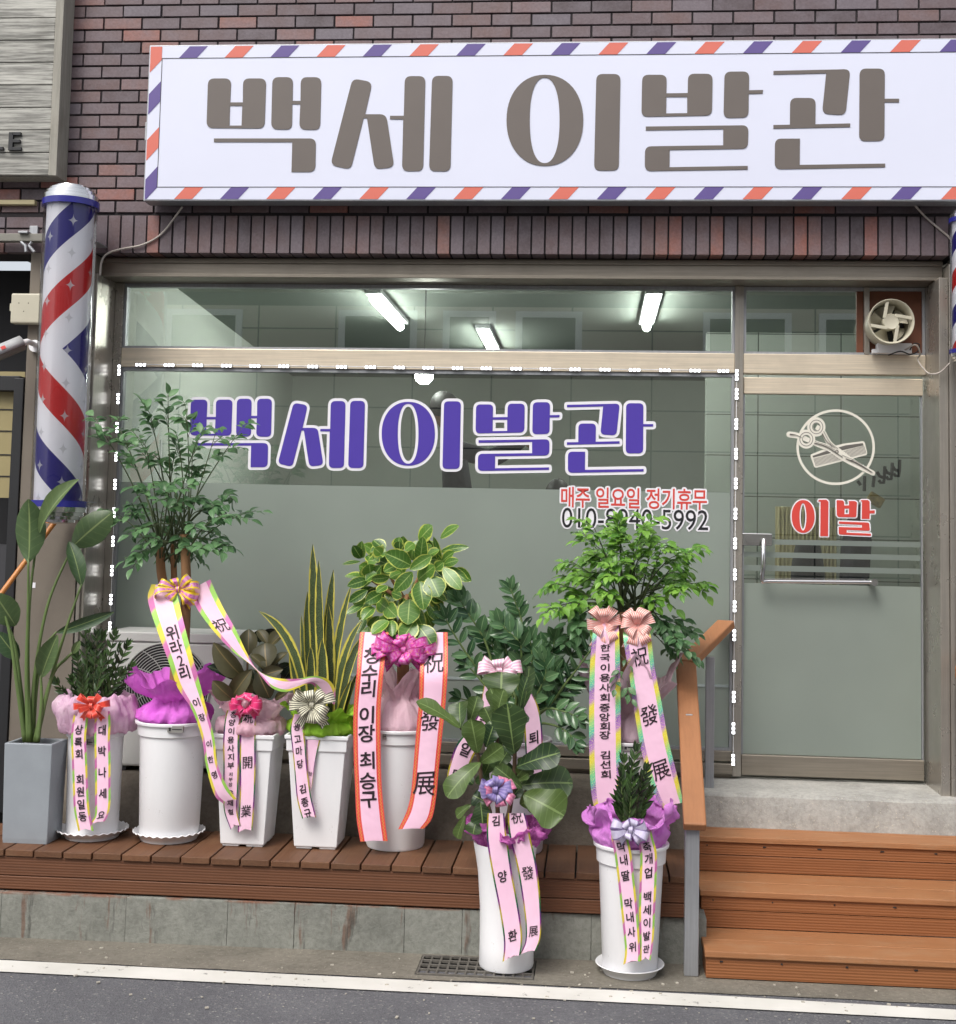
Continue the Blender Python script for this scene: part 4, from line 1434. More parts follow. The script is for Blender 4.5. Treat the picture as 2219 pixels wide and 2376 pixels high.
def barber():
    Yb = 1.55
    hc = at(1036, 955, Yb); fx = .618
    root = thing('person', 'person in dark clothes standing inside with arms raised behind the violet lettering', 'person', (hc.x + .1, Yb, fx))
    x, z = hc.x, hc.z
    V = [(x + .10, Yb, z - .72, .15, .11), (x + .09, Yb, z - .52, .14, .10), (x + .07, Yb, z - .30, .165, .10), (x + .03, Yb, z - .17, .07, .06), (x + .01, Yb, z - .1, .055, .05)]
    E = [(0, 1), (1, 2), (2, 3), (3, 4)]
    for sg in (-1, 1):
        i = len(V)
        V += [(x + .06, Yb + sg * .17, z - .24, .062), (x + .30, Yb + sg * .2, z - .30, .05), (x + .50, Yb + sg * .12, z - .17, .034)]
        E += [(2, i), (i, i + 1), (i + 1, i + 2)]
        j = len(V)
        V += [(x + .11, Yb + sg * .1, z - .80, .095), (x + .11, Yb + sg * .11, fx + .48, .065), (x + .10, Yb + sg * .11, fx + .09, .042), (x + .22, Yb + sg * .12, fx + .04, .035)]
        E += [(0, j), (j, j + 1), (j + 1, j + 2), (j + 2, j + 3)]
    body = skinned('body', V, E, m_navy, root)
    for sg in (-1, 1):
        V2 = [(x + .49, Yb + sg * .12, z - .175, .03)]; E2 = []
        hand(V2, E2, 0, (1, -sg * .2, -.2), (0, -sg, -.3)); skinned('hand', V2, E2, m_skin, root, 1)
    head(hc, (1, -.1, -.2), root)
barber()

def customer():
    Yc = 1.5
    hc = at(1294, 1158, Yc)
    root = thing('person', 'seated person with short black hair just above the frosted film', 'person', (hc.x, Yc, .618))
    x, z = hc.x, hc.z
    V = [(x, Yc - .02, 1.2, .15, .12), (x, Yc, z - .45, .15, .11), (x, Yc, z - .27, .17, .10), (x, Yc, z - .15, .06, .055), (x, Yc, z - .09, .052, .05)]
    E = [(0, 1), (1, 2), (2, 3), (3, 4)]
    for sg in (-1, 1):
        i = len(V)
        V += [(x + sg * .17, Yc, z - .25, .06), (x + sg * .2, Yc + .08, z - .5, .048), (x + sg * .14, Yc + .28, z - .55, .034)]
        E += [(2, i), (i, i + 1), (i + 1, i + 2)]
        hand(V, E, len(V) - 1, (-.2 * sg, 1, 0), (0, 0, 1))
        j = len(V)
        V += [(x + sg * .1, Yc + .1, 1.16, .09), (x + sg * .12, Yc + .5, 1.15, .065), (x + sg * .12, Yc + .52, .72, .045), (x + sg * .12, Yc + .64, .66, .034)]
        E += [(0, j), (j, j + 1), (j + 1, j + 2), (j + 2, j + 3)]
    skinned('body', V, E, m_cape, root)
    head(hc, (0, 1, 0), root)
    ch = thing('barber_chair', 'barber chair holding the seated person behind the frosted window', 'barber chair', (x, Yc, .618))
    m = MB(); m.box(x - .24, x + .24, Yc - .22, Yc + .42, .95, 1.06); m.build('seat', m_black, ch, bevel=.03)
    m = MB(); m.box(x - .22, x + .22, Yc - .30, Yc - .19, 1.06, z - .2); m.build('backrest', m_black, ch, bevel=.03)
    m = MB(); m.lathe([(.28, .618), (.28, .65), (.06, .68), (.06, .95)], (x, Yc + .1), 24); m.build('pedestal', m_chrome, ch, smooth=40)
customer()

# ------------------------------------------------------------------ the building across the road (seen mirrored in the glass)
def opposite():
    root = thing('opposite_building', 'pale panelled building with white framed windows across the road', 'building', (0, -12.1, 0))
    t = NT('facade_panel')
    br = t.new('ShaderNodeTexBrick'); br.offset = 0
    br.inputs['Scale'].default_value = 1; br.inputs['Mortar Size'].default_value = .012
    br.inputs['Brick Width'].default_value = 1.2; br.inputs['Row Height'].default_value = .6
    br.inputs['Color1'].default_value = lin((206, 198, 184)); br.inputs['Color2'].default_value = lin((200, 192, 178)); br.inputs['Mortar'].default_value = lin((80, 78, 74))
    mp = t.new('ShaderNodeMapping'); mp.inputs['Rotation'].default_value = (R(90), 0, 0); mp.inputs['Location'].default_value = (.35, .12, 0)
    tc = t.new('ShaderNodeTexCoord'); t.link(tc.outputs['Object'], mp.inputs[0]); t.link(mp.outputs[0], br.inputs[0])
    t.base(br.outputs[0]); t.set(Roughness=.6)
    m = MB(); m.box(-9, 9, -13, -12.1, 0, 5.27); m.build('wall', t.m, root)
    m = MB(); m.box(-9.3, 9.3, -18, -12.6, 5.271, 6.9); m.build('roof', M('dark_roof', (74, 78, 78), .7), root)
    for (xa, xb) in ((-3.9, -2.7), (-2.3, -1.5), (-1.2, -.2), (1.6, 2.9), (3.3, 4.3), (-6.6, -5.4)):
        f = MB()
        f.box(xa, xa + .1, -12.098, -12.05, 4.3, 5.2); f.box(xb - .1, xb, -12.098, -12.05, 4.3, 5.2)
        f.box(xa + .1, xb - .1, -12.098, -12.05, 4.3, 4.39); f.box(xa + .1, xb - .1, -12.098, -12.05, 5.11, 5.2)
        w = f.build('window', m_white_plastic, root)
        g = MB(); g.box(xa + .101, xb - .101, -12.098, -12.07, 4.391, 5.109); g.build('pane', M('dark_pane', (46, 54, 56), .1), w)
opposite()

# ------------------------------------------------------------------ ledge, deck, curb, steps
m = MB()
nx = 120
def ledge_rows(x0, x1, slope):
    rows = []
    for k, (y, z, rough) in enumerate(((.60, .60, 0), (.3, .612, .003), (.05, .612, .006), (-.10, .608, .006), (-.128, .598, .01), (-.138 - slope * .3, .54, .008), (-.142 - slope, .44, .010), (-.146 - slope * 1.35, .375, .012), (-.16 - slope * 1.5, -.02, 0))):
        row = []
        for i in range(nx + 1):
            x = x0 + (x1 - x0) * i / nx
            q = mnoise.noise((x * 5, k * 1.7, slope * 9)) + .6 * mnoise.noise((x * 19, k * 2.3, 4))
            row.append((x, y + q * rough, z + .5 * rough * mnoise.noise((x * 7, k, 7))))
        rows.append(row)
    return rows
m.grid(ledge_rows(-2.66, .52, .13)[::-1])
o = m.build('concrete_ledge', m_ledge_wall, None, smooth=50); tag(o, 'rough old concrete ledge behind the row of flower pots', 'ledge')
m = MB(); m.grid(ledge_rows(.5205, 1.84, .0)[::-1])
o = m.build('door_landing', m_ledge, None, smooth=50); tag(o, 'pebbly concrete landing under the glass door above the steps', 'landing')

def deck():
    root = thing('wooden_deck', 'long brown wooden deck bench carrying the flower pots along the shop front', 'deck', (-1.2, -.5, .2))
    random.seed(9)
    m = MB()
    x = -3.3
    DZ = .382
    while x < .44:
        w = .128
        m.cur = random.random()
        m.box(x, min(x + w, .47), -.826 + random.uniform(-.003, .003), -.32, DZ - .028 + random.uniform(-.001, .001), DZ + random.uniform(-.0015, .0015))
        x += w + .0075
    m.build('deck_board', m_deck, root, bevel=.003)
    m = MB(); m.cur = .5
    m.box(-3.3, .47, -.815, -.795, .268, .3535)
    m.build('fascia_board', m_fascia, root, bevel=.003)
    m = MB(); m.cur = .7
    m.box(-3.3, .47, -.815, -.795, .206, .265)
    m.build('fascia_board', m_fascia, root, bevel=.003)
    m = MB(); m.box(-3.3, .46, -.79, -.2, .2, .35); m.build('joist', m_dark, root)
deck()

def curb():
    root = thing('concrete_curb', 'grey concrete block curb with rust streaks under the wooden deck', 'curb', (-1.2, -.8, 0))
    edges = [-4.2, -2.62, -2.05, -1.59, -1.29, -.80, -.545, .02, .52]
    yf = lambda x: -.79 - (.52 - x) * .019
    random.seed(2)
    for a, b in zip(edges, edges[1:]):
        m = MB()
        j = random.uniform(-.0012, .0012)
        m.hexa([(a + .0006, yf(a) + j, -.02), (b - .0006, yf(b) + j, -.02), (b - .0006, -.2, -.02), (a + .0006, -.2, -.02), (a + .0006, yf(a) + .004 + j, .198), (b - .0006, yf(b) + .004 + j, .198), (b - .0006, -.2, .198), (a + .0006, -.2, .198)])
        m.build('curb_block', m_curb, root, bevel=.002)
curb()

STEPS = [(-.98, .122), (-.66, .287), (-.34, .452)]
def steps():
    root = thing('wooden_steps', 'three orange stained wooden steps leading up to the glass door', 'steps', (1.1, -.6, 0))
    x0, x1 = .497, 1.80
    prev = 0.0
    for k, (y, z) in enumerate(STEPS):
        xa = x0 if k == 0 else x0 + .004 * k
        m = MB(); m.cur = .6 + .1 * k
        yb = STEPS[k + 1][0] + .014 if k < 2 else -.12
        m.box(xa, x1, y, y + .16, z - .027, z); m.cur = .45 + .1 * k; m.box(xa, x1, y + .163, yb, z - .027, z)
        m.build('tread', m_step, root, bevel=.004)
        zt_ = z - .0275
        if k == 0:
            m = MB(); m.cur = .7; m.box(xa + .006, x1, y + .014, y + .034, .008, zt_); m.build('riser', m_riser, root, bevel=.002)
        else:
            zm = prev + (zt_ - prev) * .57
            m = MB(); m.cur = .55; m.box(xa + .006, x1, y + .014, y + .034, prev + .001, zm - .002); m.build('riser', m_riser, root, bevel=.002)
            m = MB(); m.cur = .75; m.box(xa + .006, x1, y + .012, y + .032, zm + .001, zt_); m.build('riser', m_riser, root, bevel=.002)
        prev = z
    random.seed(77)
    for k, (y, z) in enumerate(STEPS):
        for x in (.56, .82, 1.09, 1.36, 1.62):
            q = MB(); zz = z - .045; q.tube([(x + random.uniform(-.02, .02), y + .0135, zz), (x, y + .0105, zz)], .0035, 8)
            q.build('screw', m_dark, root)
    m = MB()
    m.cur = .4
    m.box(x0 + .006, x0 + .026, -.945, -.62, .008, .094); m.box(x0 + .008, x0 + .026, -.62, -.30, .008, .259); m.box(x0 + .01, x0 + .026, -.30, -.16, .008, .424)
    m.build('stringer', m_riser, root)
steps()

def handrail(dx, label):
    root = thing('handrail', label, 'handrail', (.45 + dx, -.5, .0), 'handrails of the steps')
    X = Vector((dx, 0, 0))
    K = at(1592, 1541, -.20); Kx, Kz = K.x, K.z
    En = at(1613, 1921, -.985)
    T = at(1684, 1449, .235)
    def plank(name, A, B, w, t, ext=0.0):
        m = MB()
        d = (B - A).normalized()
        up = Vector((0, 0, 1)); side = d.cross(up).normalized(); n = side.cross(d).normalized()
        m.cur = .65
        m.obox((A + B) / 2 + X, (B - A) / 2 + d * ext, side * w / 2, n * t / 2)
        m.build(name, m_rail, root, bevel=.007)
    E2 = Vector((En.x, En.y, En.z)); 
    plank('lower_rail', Vector((Kx, -.20, Kz)), E2, .096, .042)
    plank('upper_rail', Vector((Kx + .004, -.19, Kz + .004)), T, .094, .042, .012)
    p = at(1607, 1935, -.94)
    m = MB(); m.box(p.x - .030 + dx, p.x + .030 + dx, -.95, -.905, .005, En.z - .002 + .02); m.build('post', m_alu, root, bevel=.003)
    m = MB(); m.box(Kx - .02 + dx, Kx + .012 + dx, -.50, -.46, .383 if dx == 0 else .29, Kz - .20); m.build('post', m_alu, root, bevel=.003)
    q = at(1646, 1800, .02)
    m = MB(); m.box(q.x - .022 + dx, q.x + .022 + dx, -.0, .035, .609, 1.255); m.build('post', m_alu, root, bevel=.003)
handrail(0, 'orange wooden handrail on grey steel posts between the deck and the steps')
handrail(1.325, 'orange wooden handrail at the right edge of the steps')

# ------------------------------------------------------------------ outdoor conditioner unit
def ac_unit():
    p, q = at(250, 1464, -.09), at(556, 1797, -.09)
    root = thing('conditioner_unit', 'white outdoor air conditioner unit with round black wire fan grille behind the pots', 'air conditioner', ((p.x + q.x) / 2, .05, .612))
    m = MB(); m.box(p.x, q.x, -.09, .225, .635, p.z - .05); m.build('body', m_ac, root, bevel=.012)
    m = MB(); m.box(p.x - .006, q.x + .006, -.098, .23, p.z - .049, p.z); m.build('top_lid', m_ac, root, bevel=.006)
    m = MB(); m.box(p.x + .05, p.x + .12, -.08, .2, .612, .634); m.box(q.x - .12, q.x - .05, -.08, .2, .612, .634); m.build('foot', m_dark, root)
    c = at(384, 1597, -.095); Rr = .228
    m = MB(); m.tube([(c.x, -.0905, c.z), (c.x, -.0925, c.z)], Rr, 64); m.build('fan_opening', m_dark, root)
    m = MB()
    for rr in [Rr * k / 17 for k in range(3, 18)]:
        for seg in range(6):
            pass
        pts = [Vector((c.x + rr * math.cos(2 * math.pi * j / 48), -.104 + .006 * (rr / Rr), c.z + rr * math.sin(2 * math.pi * j / 48))) for j in range(49)]
        m.tube(pts, .0021 if rr < Rr * .99 else .005, 5, cap=False)
    for k in range(12):
        a = 2 * math.pi * k / 12
        m.tube([Vector((c.x + rr * math.cos(a + .6 * rr / Rr), -.106 + .006 * rr / Rr, c.z + rr * math.sin(a + .6 * rr / Rr))) for rr in [Rr * j / 6 for j in range(1, 7)]], .0024, 5)
    m.build('fan_grille', M('grille_wire', (176, 176, 172), .4), root, smooth=60)
    m = MB(); m.tube([(c.x, -.1, c.z), (c.x, -.108, c.z)], .04, 24); m.build('grille_boss', m_ac, root)
ac_unit()

# ------------------------------------------------------------------ plants: building blocks
def lerp_prof(tab, t):
    for (a, va), (b, vb) in zip(tab, tab[1:]):
        if t <= b:
            k = (t - a) / (b - a)
            k = k * k * (3 - 2 * k) * .5 + k * .5
            return va + (vb - va) * k
    return tab[-1][1]
OVATE = [(0, .05), (.1, .5), (.28, .92), (.42, 1), (.62, .84), (.84, .42), (1, .02)]
ELLIP = [(0, .08), (.12, .55), (.33, .93), (.5, 1), (.7, .9), (.88, .55), (1, .05)]
FIDDLE = [(0, .10), (.1, .36), (.28, .58), (.48, .76), (.70, 1), (.86, .92), (.95, .62), (1, .2)]
SWORD = [(0, .7), (.3, .88), (.6, 1), (.82, .78), (.94, .35), (1, .03)]
LANCE = [(0, .06), (.18, .62), (.42, 1), (.68, .74), (.88, .34), (1, .02)]
OBOV = [(0, .1), (.15, .4), (.4, .8), (.65, 1), (.85, .8), (1, .1)]
US = (-1, -.5, 0, .5, 1)
def leaf(mb, B, T, width, nrm, prof=OVATE, arch=.06, fold=.25, n=8, us=US, wav=0.0, mid=None):
    B, T = Vector(B), Vector(T)
    d = T - B
    L = d.length
    dn = d.normalized()
    nrm = Vector(nrm)
    side = dn.cross(nrm)
    if side.length < 1e-4:
        side = dn.orthogonal()
    side.normalize()
    nn = side.cross(dn).normalized()
    mb.cur = random.random()
    ph = random.random() * 6.28
    rows, uvs = [], []
    for i in range(n + 1):
        t = i / n
        w = width / 2 * lerp_prof(prof, t)
        if mid is None:
            c = B + d * t + nn * (arch * L * 4 * t * (1 - t))
        else:
            c = B * (1 - t) ** 2 + Vector(mid) * 2 * t * (1 - t) + T * t * t
        row, uvr = [], []
        for u in us:
            row.append(c + side * (u * w) + nn * (fold * w * u * u + wav * width * math.sin(t * 11 + ph + u * 1.3) * abs(u)))
            uvr.append(((u + 1) / 2, t))
        rows.append(row); uvs.append(uvr)
    mb.grid(rows, uvs)

CAMN = Vector((0, -1, .35)).normalized()
def leafpx(mb, b, t, wpx, Yb, Yt=None, roll=0.0, prof=OVATE, arch=.05, fold=.25, n=9, wav=.0, mid=None):
    Yt = Yb if Yt is None else Yt
    B, T = at(b[0], b[1], Yb), at(t[0], t[1], Yt)
    d = (T - B).normalized()
    nrm = CAMN - d * CAMN.dot(d)
    nrm = Matrix.Rotation(roll, 3, d) @ nrm
    m_ = None
    if mid is not None:
        m_ = at(mid[0], mid[1], (Yb + Yt) / 2)
    leaf(mb, B, T, wpx * mpp(Yb), nrm, prof, arch, fold, n, US, wav, m_)

def pinnate(mb, sm, B, d, L, pairs, ll, lw, sag=.5, prof=OVATE, normal=None):
    """feather leaf: a thin rachis carrying opposite leaflets and one at the tip"""
    B, d = Vector(B), Vector(d).normalized()
    pts = []
    for k in range(pairs + 2):
        t = k / (pairs + 1)
        pts.append(B + d * L * t - Vector((0, 0, 1)) * sag * L * t * t * .6)
    sm.tube(pts, .0016, 4, cap=False)
    for k in range(1, pairs + 2):
        p = pts[k]
        td = (pts[k] - pts[k - 1]).normalized()
        up = Vector((0, -.35, 1)) if normal is None else Vector(normal)
        up = (up + Vector((random.uniform(-.5, .5), random.uniform(-.5, .3), random.uniform(-.2, .3)))).normalized()
        side = td.cross(up).normalized()
        if k == pairs + 1:
            dirs = [td]
        else:
            dirs = [(td * .75 + side).normalized(), (td * .75 - side).normalized()]
        for q in dirs:
            q = (q + Vector((random.uniform(-.25, .25), random.uniform(-.25, .25), random.uniform(-.45, .1) - sag * .35))).normalized()
            l = ll * random.uniform(.75, 1.15)
            leaf(mb, p + q * .004, p + q * l, lw * random.uniform(.85, 1.15) * l / ll, up, prof, .08, .3, 6, (-1, 0, 1), .0)

def happy_tree(fm, sm, base, targets, Yc, spread, ll, lw, per=3, pairs=(3, 5), L=(.09, .15), seed=1):
    random.seed(seed)
    for (px, py) in targets:
        Y = Yc + random.uniform(-spread, spread)
        T = at(px, py, Y)
        b = Vector(random.choice(base))
        mid = b * .55 + T * .45 + Vector((0, 0, .05 + .25 * abs(T.x - b.x) * .3)) + Vector((random.uniform(-.02, .02), random.uniform(-.04, .04), 0))
        pts = [b * (1 - t) ** 2 + mid * 2 * t * (1 - t) + T * t * t for t in [k / 10 for k in range(11)]]
        sm.tube(pts, [.0055 - .0038 * k / 10 for k in range(11)], 6)
        out = (T - pts[7]).normalized()
        for k in range(per):
            p = pts[10 - (k % 4)]
            a = random.uniform(-1.3, 1.3)
            dd = Vector((out.x * math.cos(a) - out.y * math.sin(a), out.x * math.sin(a) + out.y * math.cos(a), out.z * .4 + random.uniform(-.1, .35)))
            if dd.length < .2: dd = Vector((random.uniform(-1, 1), -.5, .2))
            pinnate(fm, sm, p, dd, random.uniform(*L), random.randint(*pairs), ll, lw, random.uniform(.3, .8))

def zz_stem(fm, sm, pts, n, ll, lw, ang=.9, start=.3, r=.006, prof=ELLIP, twist=0.0):
    """thick stem of world points with pairs of glossy leaflets"""
    P = [Vector(q) for q in catmull([tuple(p) for p in pts], 24)]
    sm.tube(P, [r * (1 - .65 * k / 24) for k in range(25)], 7)
    for k in range(n):
        t = start + (1 - start) * k / (n - 1)
        i = min(int(t * 24), 23)
        p = P[i]; td = (P[i + 1] - P[i]).normalized()
        nrm = Matrix.Rotation(twist + random.uniform(-.35, .35), 3, td) @ (CAMN - td * CAMN.dot(td)).normalized()
        side = td.cross(nrm).normalized()
        s = (1 - .35 * abs(t - .6))
        dirs = [side, -side] if k < n - 1 else [side * .5, -side * .5, Vector((0, 0, 0))]
        for sd_ in dirs:
            q = (sd_ * ang + td * (1.15 - ang * .45) + nrm * random.uniform(-.1, .4)).normalized()
            l = ll * s * random.uniform(.85, 1.12)
            leaf(fm, p, p + q * l, lw * s * random.uniform(.85, 1.1), (nrm + sd_ * random.uniform(-.3, .3) + Vector((0, 0, .3))).normalized(), prof, .06, .3, 6, (-1, -.5, 0, .5, 1))

def wrap(name, mat, parent, cx, cy, prof, folds=13, amp=.12, zamp=.25, seed=0, crumple=.01, inner=False):
    """tissue gathered round a pot; prof = [(radius, z)], folds widen towards the outer edge"""
    random.seed(seed)
    nt = len(prof) * 4
    P = catmull([(a, b) for a, b in prof], nt)
    ph = [random.uniform(0, 6.28) for _ in range(6)]
    m = MB()
    rows = []
    for i, (r0, z) in enumerate(P):
        t = i / nt
        row = []
        for j in range(120):
            th = 2 * math.pi * j / 120
            f = math.sin(folds * th + ph[0] + 1.2 * math.sin(2 * th + ph[3])) + .6 * math.sin((folds * 2 - 3) * th + ph[1]) + .8 * math.sin(3 * th + ph[2])
            q = mnoise.noise((math.cos(th) * 2.2 + seed, math.sin(th) * 2.2, t * 2.5))
            rr = r0 * (1 + amp * (.25 + t) * f * .5) + crumple * 2 * q
            tri = abs(((folds * 2.6 * th / 6.2832 + 1.6 * mnoise.noise((math.cos(th) * 1.7 + seed, math.sin(th) * 1.7, t)) + ph[1]) % 1.0) * 2 - 1) if True else 0
            edge_k = min(1.0, min(th, 6.2832 - th) * 3)
            rr += r0 * .11 * (tri - .5) * (.3 + t) * edge_k
            rid = 1 - abs(mnoise.noise((math.cos(th) * 5 + seed, math.sin(th) * 5, t * 6 + seed)))
            rr += crumple * 1.6 * (rid - .75) * (.4 + t)
            zz = z + zamp * t * t * (.05 * math.sin(4 * th + ph[4]) + .05 * math.sin(7 * th + ph[5]) + .08 * q) + crumple * mnoise.noise((th * 6, t * 6, seed))
            row.append((cx + rr * math.cos(th), cy + rr * math.sin(th), zz))
        rows.append(row)
    m.grid(rows, closed=True)
    return m.build(name, mat, parent, smooth=180)

def bow(parent, mat, px, py, Y, wpx, hpx, loops=10, rib=None, seed=0, tails=2, knot=True, label=None):
    """gift bow: ribbon loops fanned round a knot"""
    random.seed(seed)
    c = at(px, py, Y)
    W, H = wpx * mpp(Y) / 2, hpx * mpp(Y) / 2
    rib = rib or min(W, H) * .5
    m = MB()
    n = Vector((0, -1, .15)).normalized()
    X, Z = Vector((1, 0, 0)), Vector((0, 0, 1))
    for k in range(loops):
        a = 2 * math.pi * (k + .5 + random.uniform(-.25, .25)) / loops
        tilt = .25 + .75 * ((k * 7) % 3) / 2
        d = (X * math.cos(a) * W + Z * math.sin(a) * H)
        L = d.length * random.uniform(.82, 1.0) * (1.0 - .18 * (tilt > .8))
        d = (d.normalized() + n * tilt * .6).normalized()
        side = d.cross(n).normalized()
        side = (side + n * random.uniform(-.4, .4)).normalized()
        lift = d.cross(side).normalized()
        if lift.dot(n) < 0: lift = -lift
        rows, uvs = [], []
        for i in range(21):
            s = i / 20
            rad = L * math.sin(math.pi * s) ** .75
            h = L * .30 * math.sin(2 * math.pi * s)
            w = rib * (.35 + .65 * math.sin(math.pi * s)) / 2
            p = c + d * rad + lift * h + n * .006
            rows.append([p + side * w * u for u in (-1, -.5, 0, .5, 1)])
            uvs.append([((u + 1) / 2, s) for u in (-1, -.5, 0, .5, 1)])
        m.grid(rows, uvs)
    for k in range(tails):
        sg = -1 if k % 2 == 0 else 1
        d = (X * sg * W * .55 - Z * H * 1.05)
        rows, uvs = [], []
        side = Vector((d.z, 0, -d.x)).normalized()
        for i in range(9):
            s = i / 8
            p = c + d * s + n * (.012 + .012 * math.sin(s * 5))
            w = rib * (.4 + .5 * s) / 2
            rows.append([p + side * w * u + (d.normalized() * (-.25 * rib * (1 - abs(u))) if i == 8 else Vector((0, 0, 0))) for u in (-1, -.5, 0, .5, 1)])
            uvs.append([((u + 1) / 2, s) for u in (-1, -.5, 0, .5, 1)])
        m.grid(rows, uvs)
    if knot:
        rows, uvs = [], []
        for i in range(13):
            a = 2 * math.pi * i / 12
            p = c + n * (.02 + .014 * math.cos(a)) + Z * .016 * math.sin(a)
            rows.append([p + X * rib * .22 * u for u in (-1, -.5, 0, .5, 1)])
            uvs.append([((u + 1) / 2, i / 12) for u in (-1, -.5, 0, .5, 1)])
        m.grid(rows, uvs)
    o = m.build('bow', mat, parent, smooth=60)
    if label: o['label'] = label
    return o

class Ribbon:
    """printed satin band following pairs of edge points"""
    def __init__(s, secs, n=56):
        s.rows = [(at(a[0], a[1], a[4]), at(a[2], a[3], a[4])) for a in catmull(secs, n)]
        s.n = n
        s.len = [0.0]
        for k in range(1, n + 1):
            c0 = (s.rows[k - 1][0] + s.rows[k - 1][1]) / 2; c1 = (s.rows[k][0] + s.rows[k][1]) / 2
            s.len.append(s.len[-1] + (c1 - c0).length)
        s.py = [(a[1] + a[3]) / 2 for a in catmull(secs, n)]
        s.px = [(a[0] + a[2]) / 2 for a in catmull(secs, n)]
    def pos(s, u, l):
        l = min(max(l, 0), s.len[-1])
        k = 0
        while k < s.n - 1 and s.len[k + 1] < l: k += 1
        t = (l - s.len[k]) / max(s.len[k + 1] - s.len[k], 1e-6)
        L = s.rows[k][0].lerp(s.rows[k + 1][0], t); Rr = s.rows[k][1].lerp(s.rows[k + 1][1], t)
        bulge = .022 * (1 - (2 * u - 1) ** 2) * (Rr - L).length
        return L.lerp(Rr, u) + Vector((0, -bulge, 0))
    def build(s, mat, parent, chars, mode='y', notch=.012, frac=.54, hk=1.12):
        m = MB()
        rows, uvs = [], []
        us = [0, .125, .25, .375, .5, .625, .75, .875, 1]
        for k in range(s.n + 1):
            rows.append([s.pos(u, s.len[k]) for u in us])
            uvs.append([(u, s.len[k]) for u in us])
        if notch:
            d = (Vector(rows[-2][4]) - Vector(rows[-1][4])).normalized()
            rows[-1] = [Vector(p) + d * notch * (1 - abs(2 * u - 1)) for p, u in zip(rows[-1], us)]
        m.grid(rows, uvs)
        o = m.build('ribbon', mat, parent, smooth=180)
        for item in chars:
            t = MB()
            ch, p = item[0], item[1]
            sc = item[2] if len(item) > 2 else 1.0
            arr = s.py if mode == 'y' else s.px
            k = min(range(s.n + 1), key=lambda i: abs(arr[i] - p))
            if 0 < k < s.n:
                # finer: interpolate
                k2 = k + 1 if (arr[k + 1] - p) * (arr[k] - p) <= 0 else k - 1
                den = arr[k2] - arr[k]
                tt = (p - arr[k]) / den if abs(den) > 1e-6 else 0
                l = s.len[k] + (s.len[k2] - s.len[k]) * tt
            else:
                l = s.len[k]
            W = (s.rows[k][1] - s.rows[k][0]).length
            size = W * frac * sc / .92
            hs = size * hk
            vs, fs = glyph(ch)
            i0 = len(t.v)
            for v in vs:
                gx, gy = v[0], v[1]
                gx += .10 * gy * gy - .02            # brush-like bow of the strokes
                gy += .07 * gx
                t.v.append(tuple(s.pos(.5 + gx * size / W, l - gy * hs) + Vector((0, -.0026, 0))))
            for f in fs:
                t.face([i0 + q for q in f][::-1])
            t.build('letter', m_ink, o)
        return o

def secs(z, x0, y0, Y, *pairs):
    """pairs: (lx, ly, rx, ry[, Y]) in a zoomed crop with factor z and origin (x0, y0)"""
    return [(x0 + p[0] / z, y0 + p[1] / z, x0 + p[2] / z, y0 + p[3] / z, p[4] if len(p) > 4 else Y) for p in pairs]
def chs(z, y0, text, ys):
    out = []
    for c, y in zip(text, ys):
        if isinstance(y, tuple):
            out.append((c, y0 + y[0] / z, y[1]))
        else:
            out.append((c, y0 + y / z))
    return out

DZ = .3835
def round_pot(parent, X, Yc, z0, z1, rt, rb, collar=.065, mat=None, foot=True, sag=0.0, label=True):
    mat = mat or m_white_plastic
    m = MB()
    k = rt / .14
    rc = rt - .012
    rin = rb + (rc - .012 - rb)
    pr = [(rb * .8, z0 + .004), (rb * .96, z0), (rb, z0 + .012), (rc - .013, z1 - collar - .006), (rc - .003, z1 - collar), (rc, z1 - .016), (rt - .001, z1 - .014), (rt, z1 - .004), (rt - .003, z1), (rt - .016, z1 - .002), (rt - .03, z1 - .05), (.001, z1 - .052)]
    m.lathe(pr, (X, Yc), 64)
    o = m.build('pot', mat, parent, smooth=35)
    s = MB(); s.lathe([(rt - .03, z1 - .045), (rt * .5, z1 - .035), (.001, z1 - .03)], (X, Yc), 32)
    s.build('soil', m_soil, parent, smooth=180)
    return o
def pot_tag(parent, X, Y, z, w=.03, h=.013):
    m = MB(); m.box(X - w, X + w, Y - .004, Y + .012, z - h, z + h); t = m.build('pot_label', M('pot_label_grey', (138, 136, 132), .4, var=0), parent)
    m = MB()
    m.box(X - w * .8, X - w * .55, Y - .0052, Y - .0042, z - h * .6, z + h * .6); m.box(X - w * .4, X + w * .85, Y - .0052, Y - .0042, z - h * .15, z + h * .15)
    m.build('label_line', m_sticker_black, t)
def saucer(X, Yc, z0, rt, rb, h, label, scallop=True):
    m = MB()
    wob = (lambda j, rr: (.0035 * math.cos(2 * math.pi * j * 28 / 112 * 1.0) if rr > rt * .97 else 0)) if scallop else None
    pr = [(.001, z0 + .004), (rb - .01, z0 + .003), (rb, z0), (rb + .006, z0 + h * .35), (rb + .008, z0 + h * .38), (rt - .014, z0 + h * .86), (rt, z0 + h), (rt - .003, z0 + h + .003), (rt - .016, z0 + h * .88), (rb - .004, z0 + .008), (.001, z0 + .008)]
    m.lathe(pr, (X, Yc), 112, wob)
    return tag(m.build('pot_saucer', m_white_plastic, None, smooth=40), label, 'saucer', 'saucers under the pots')
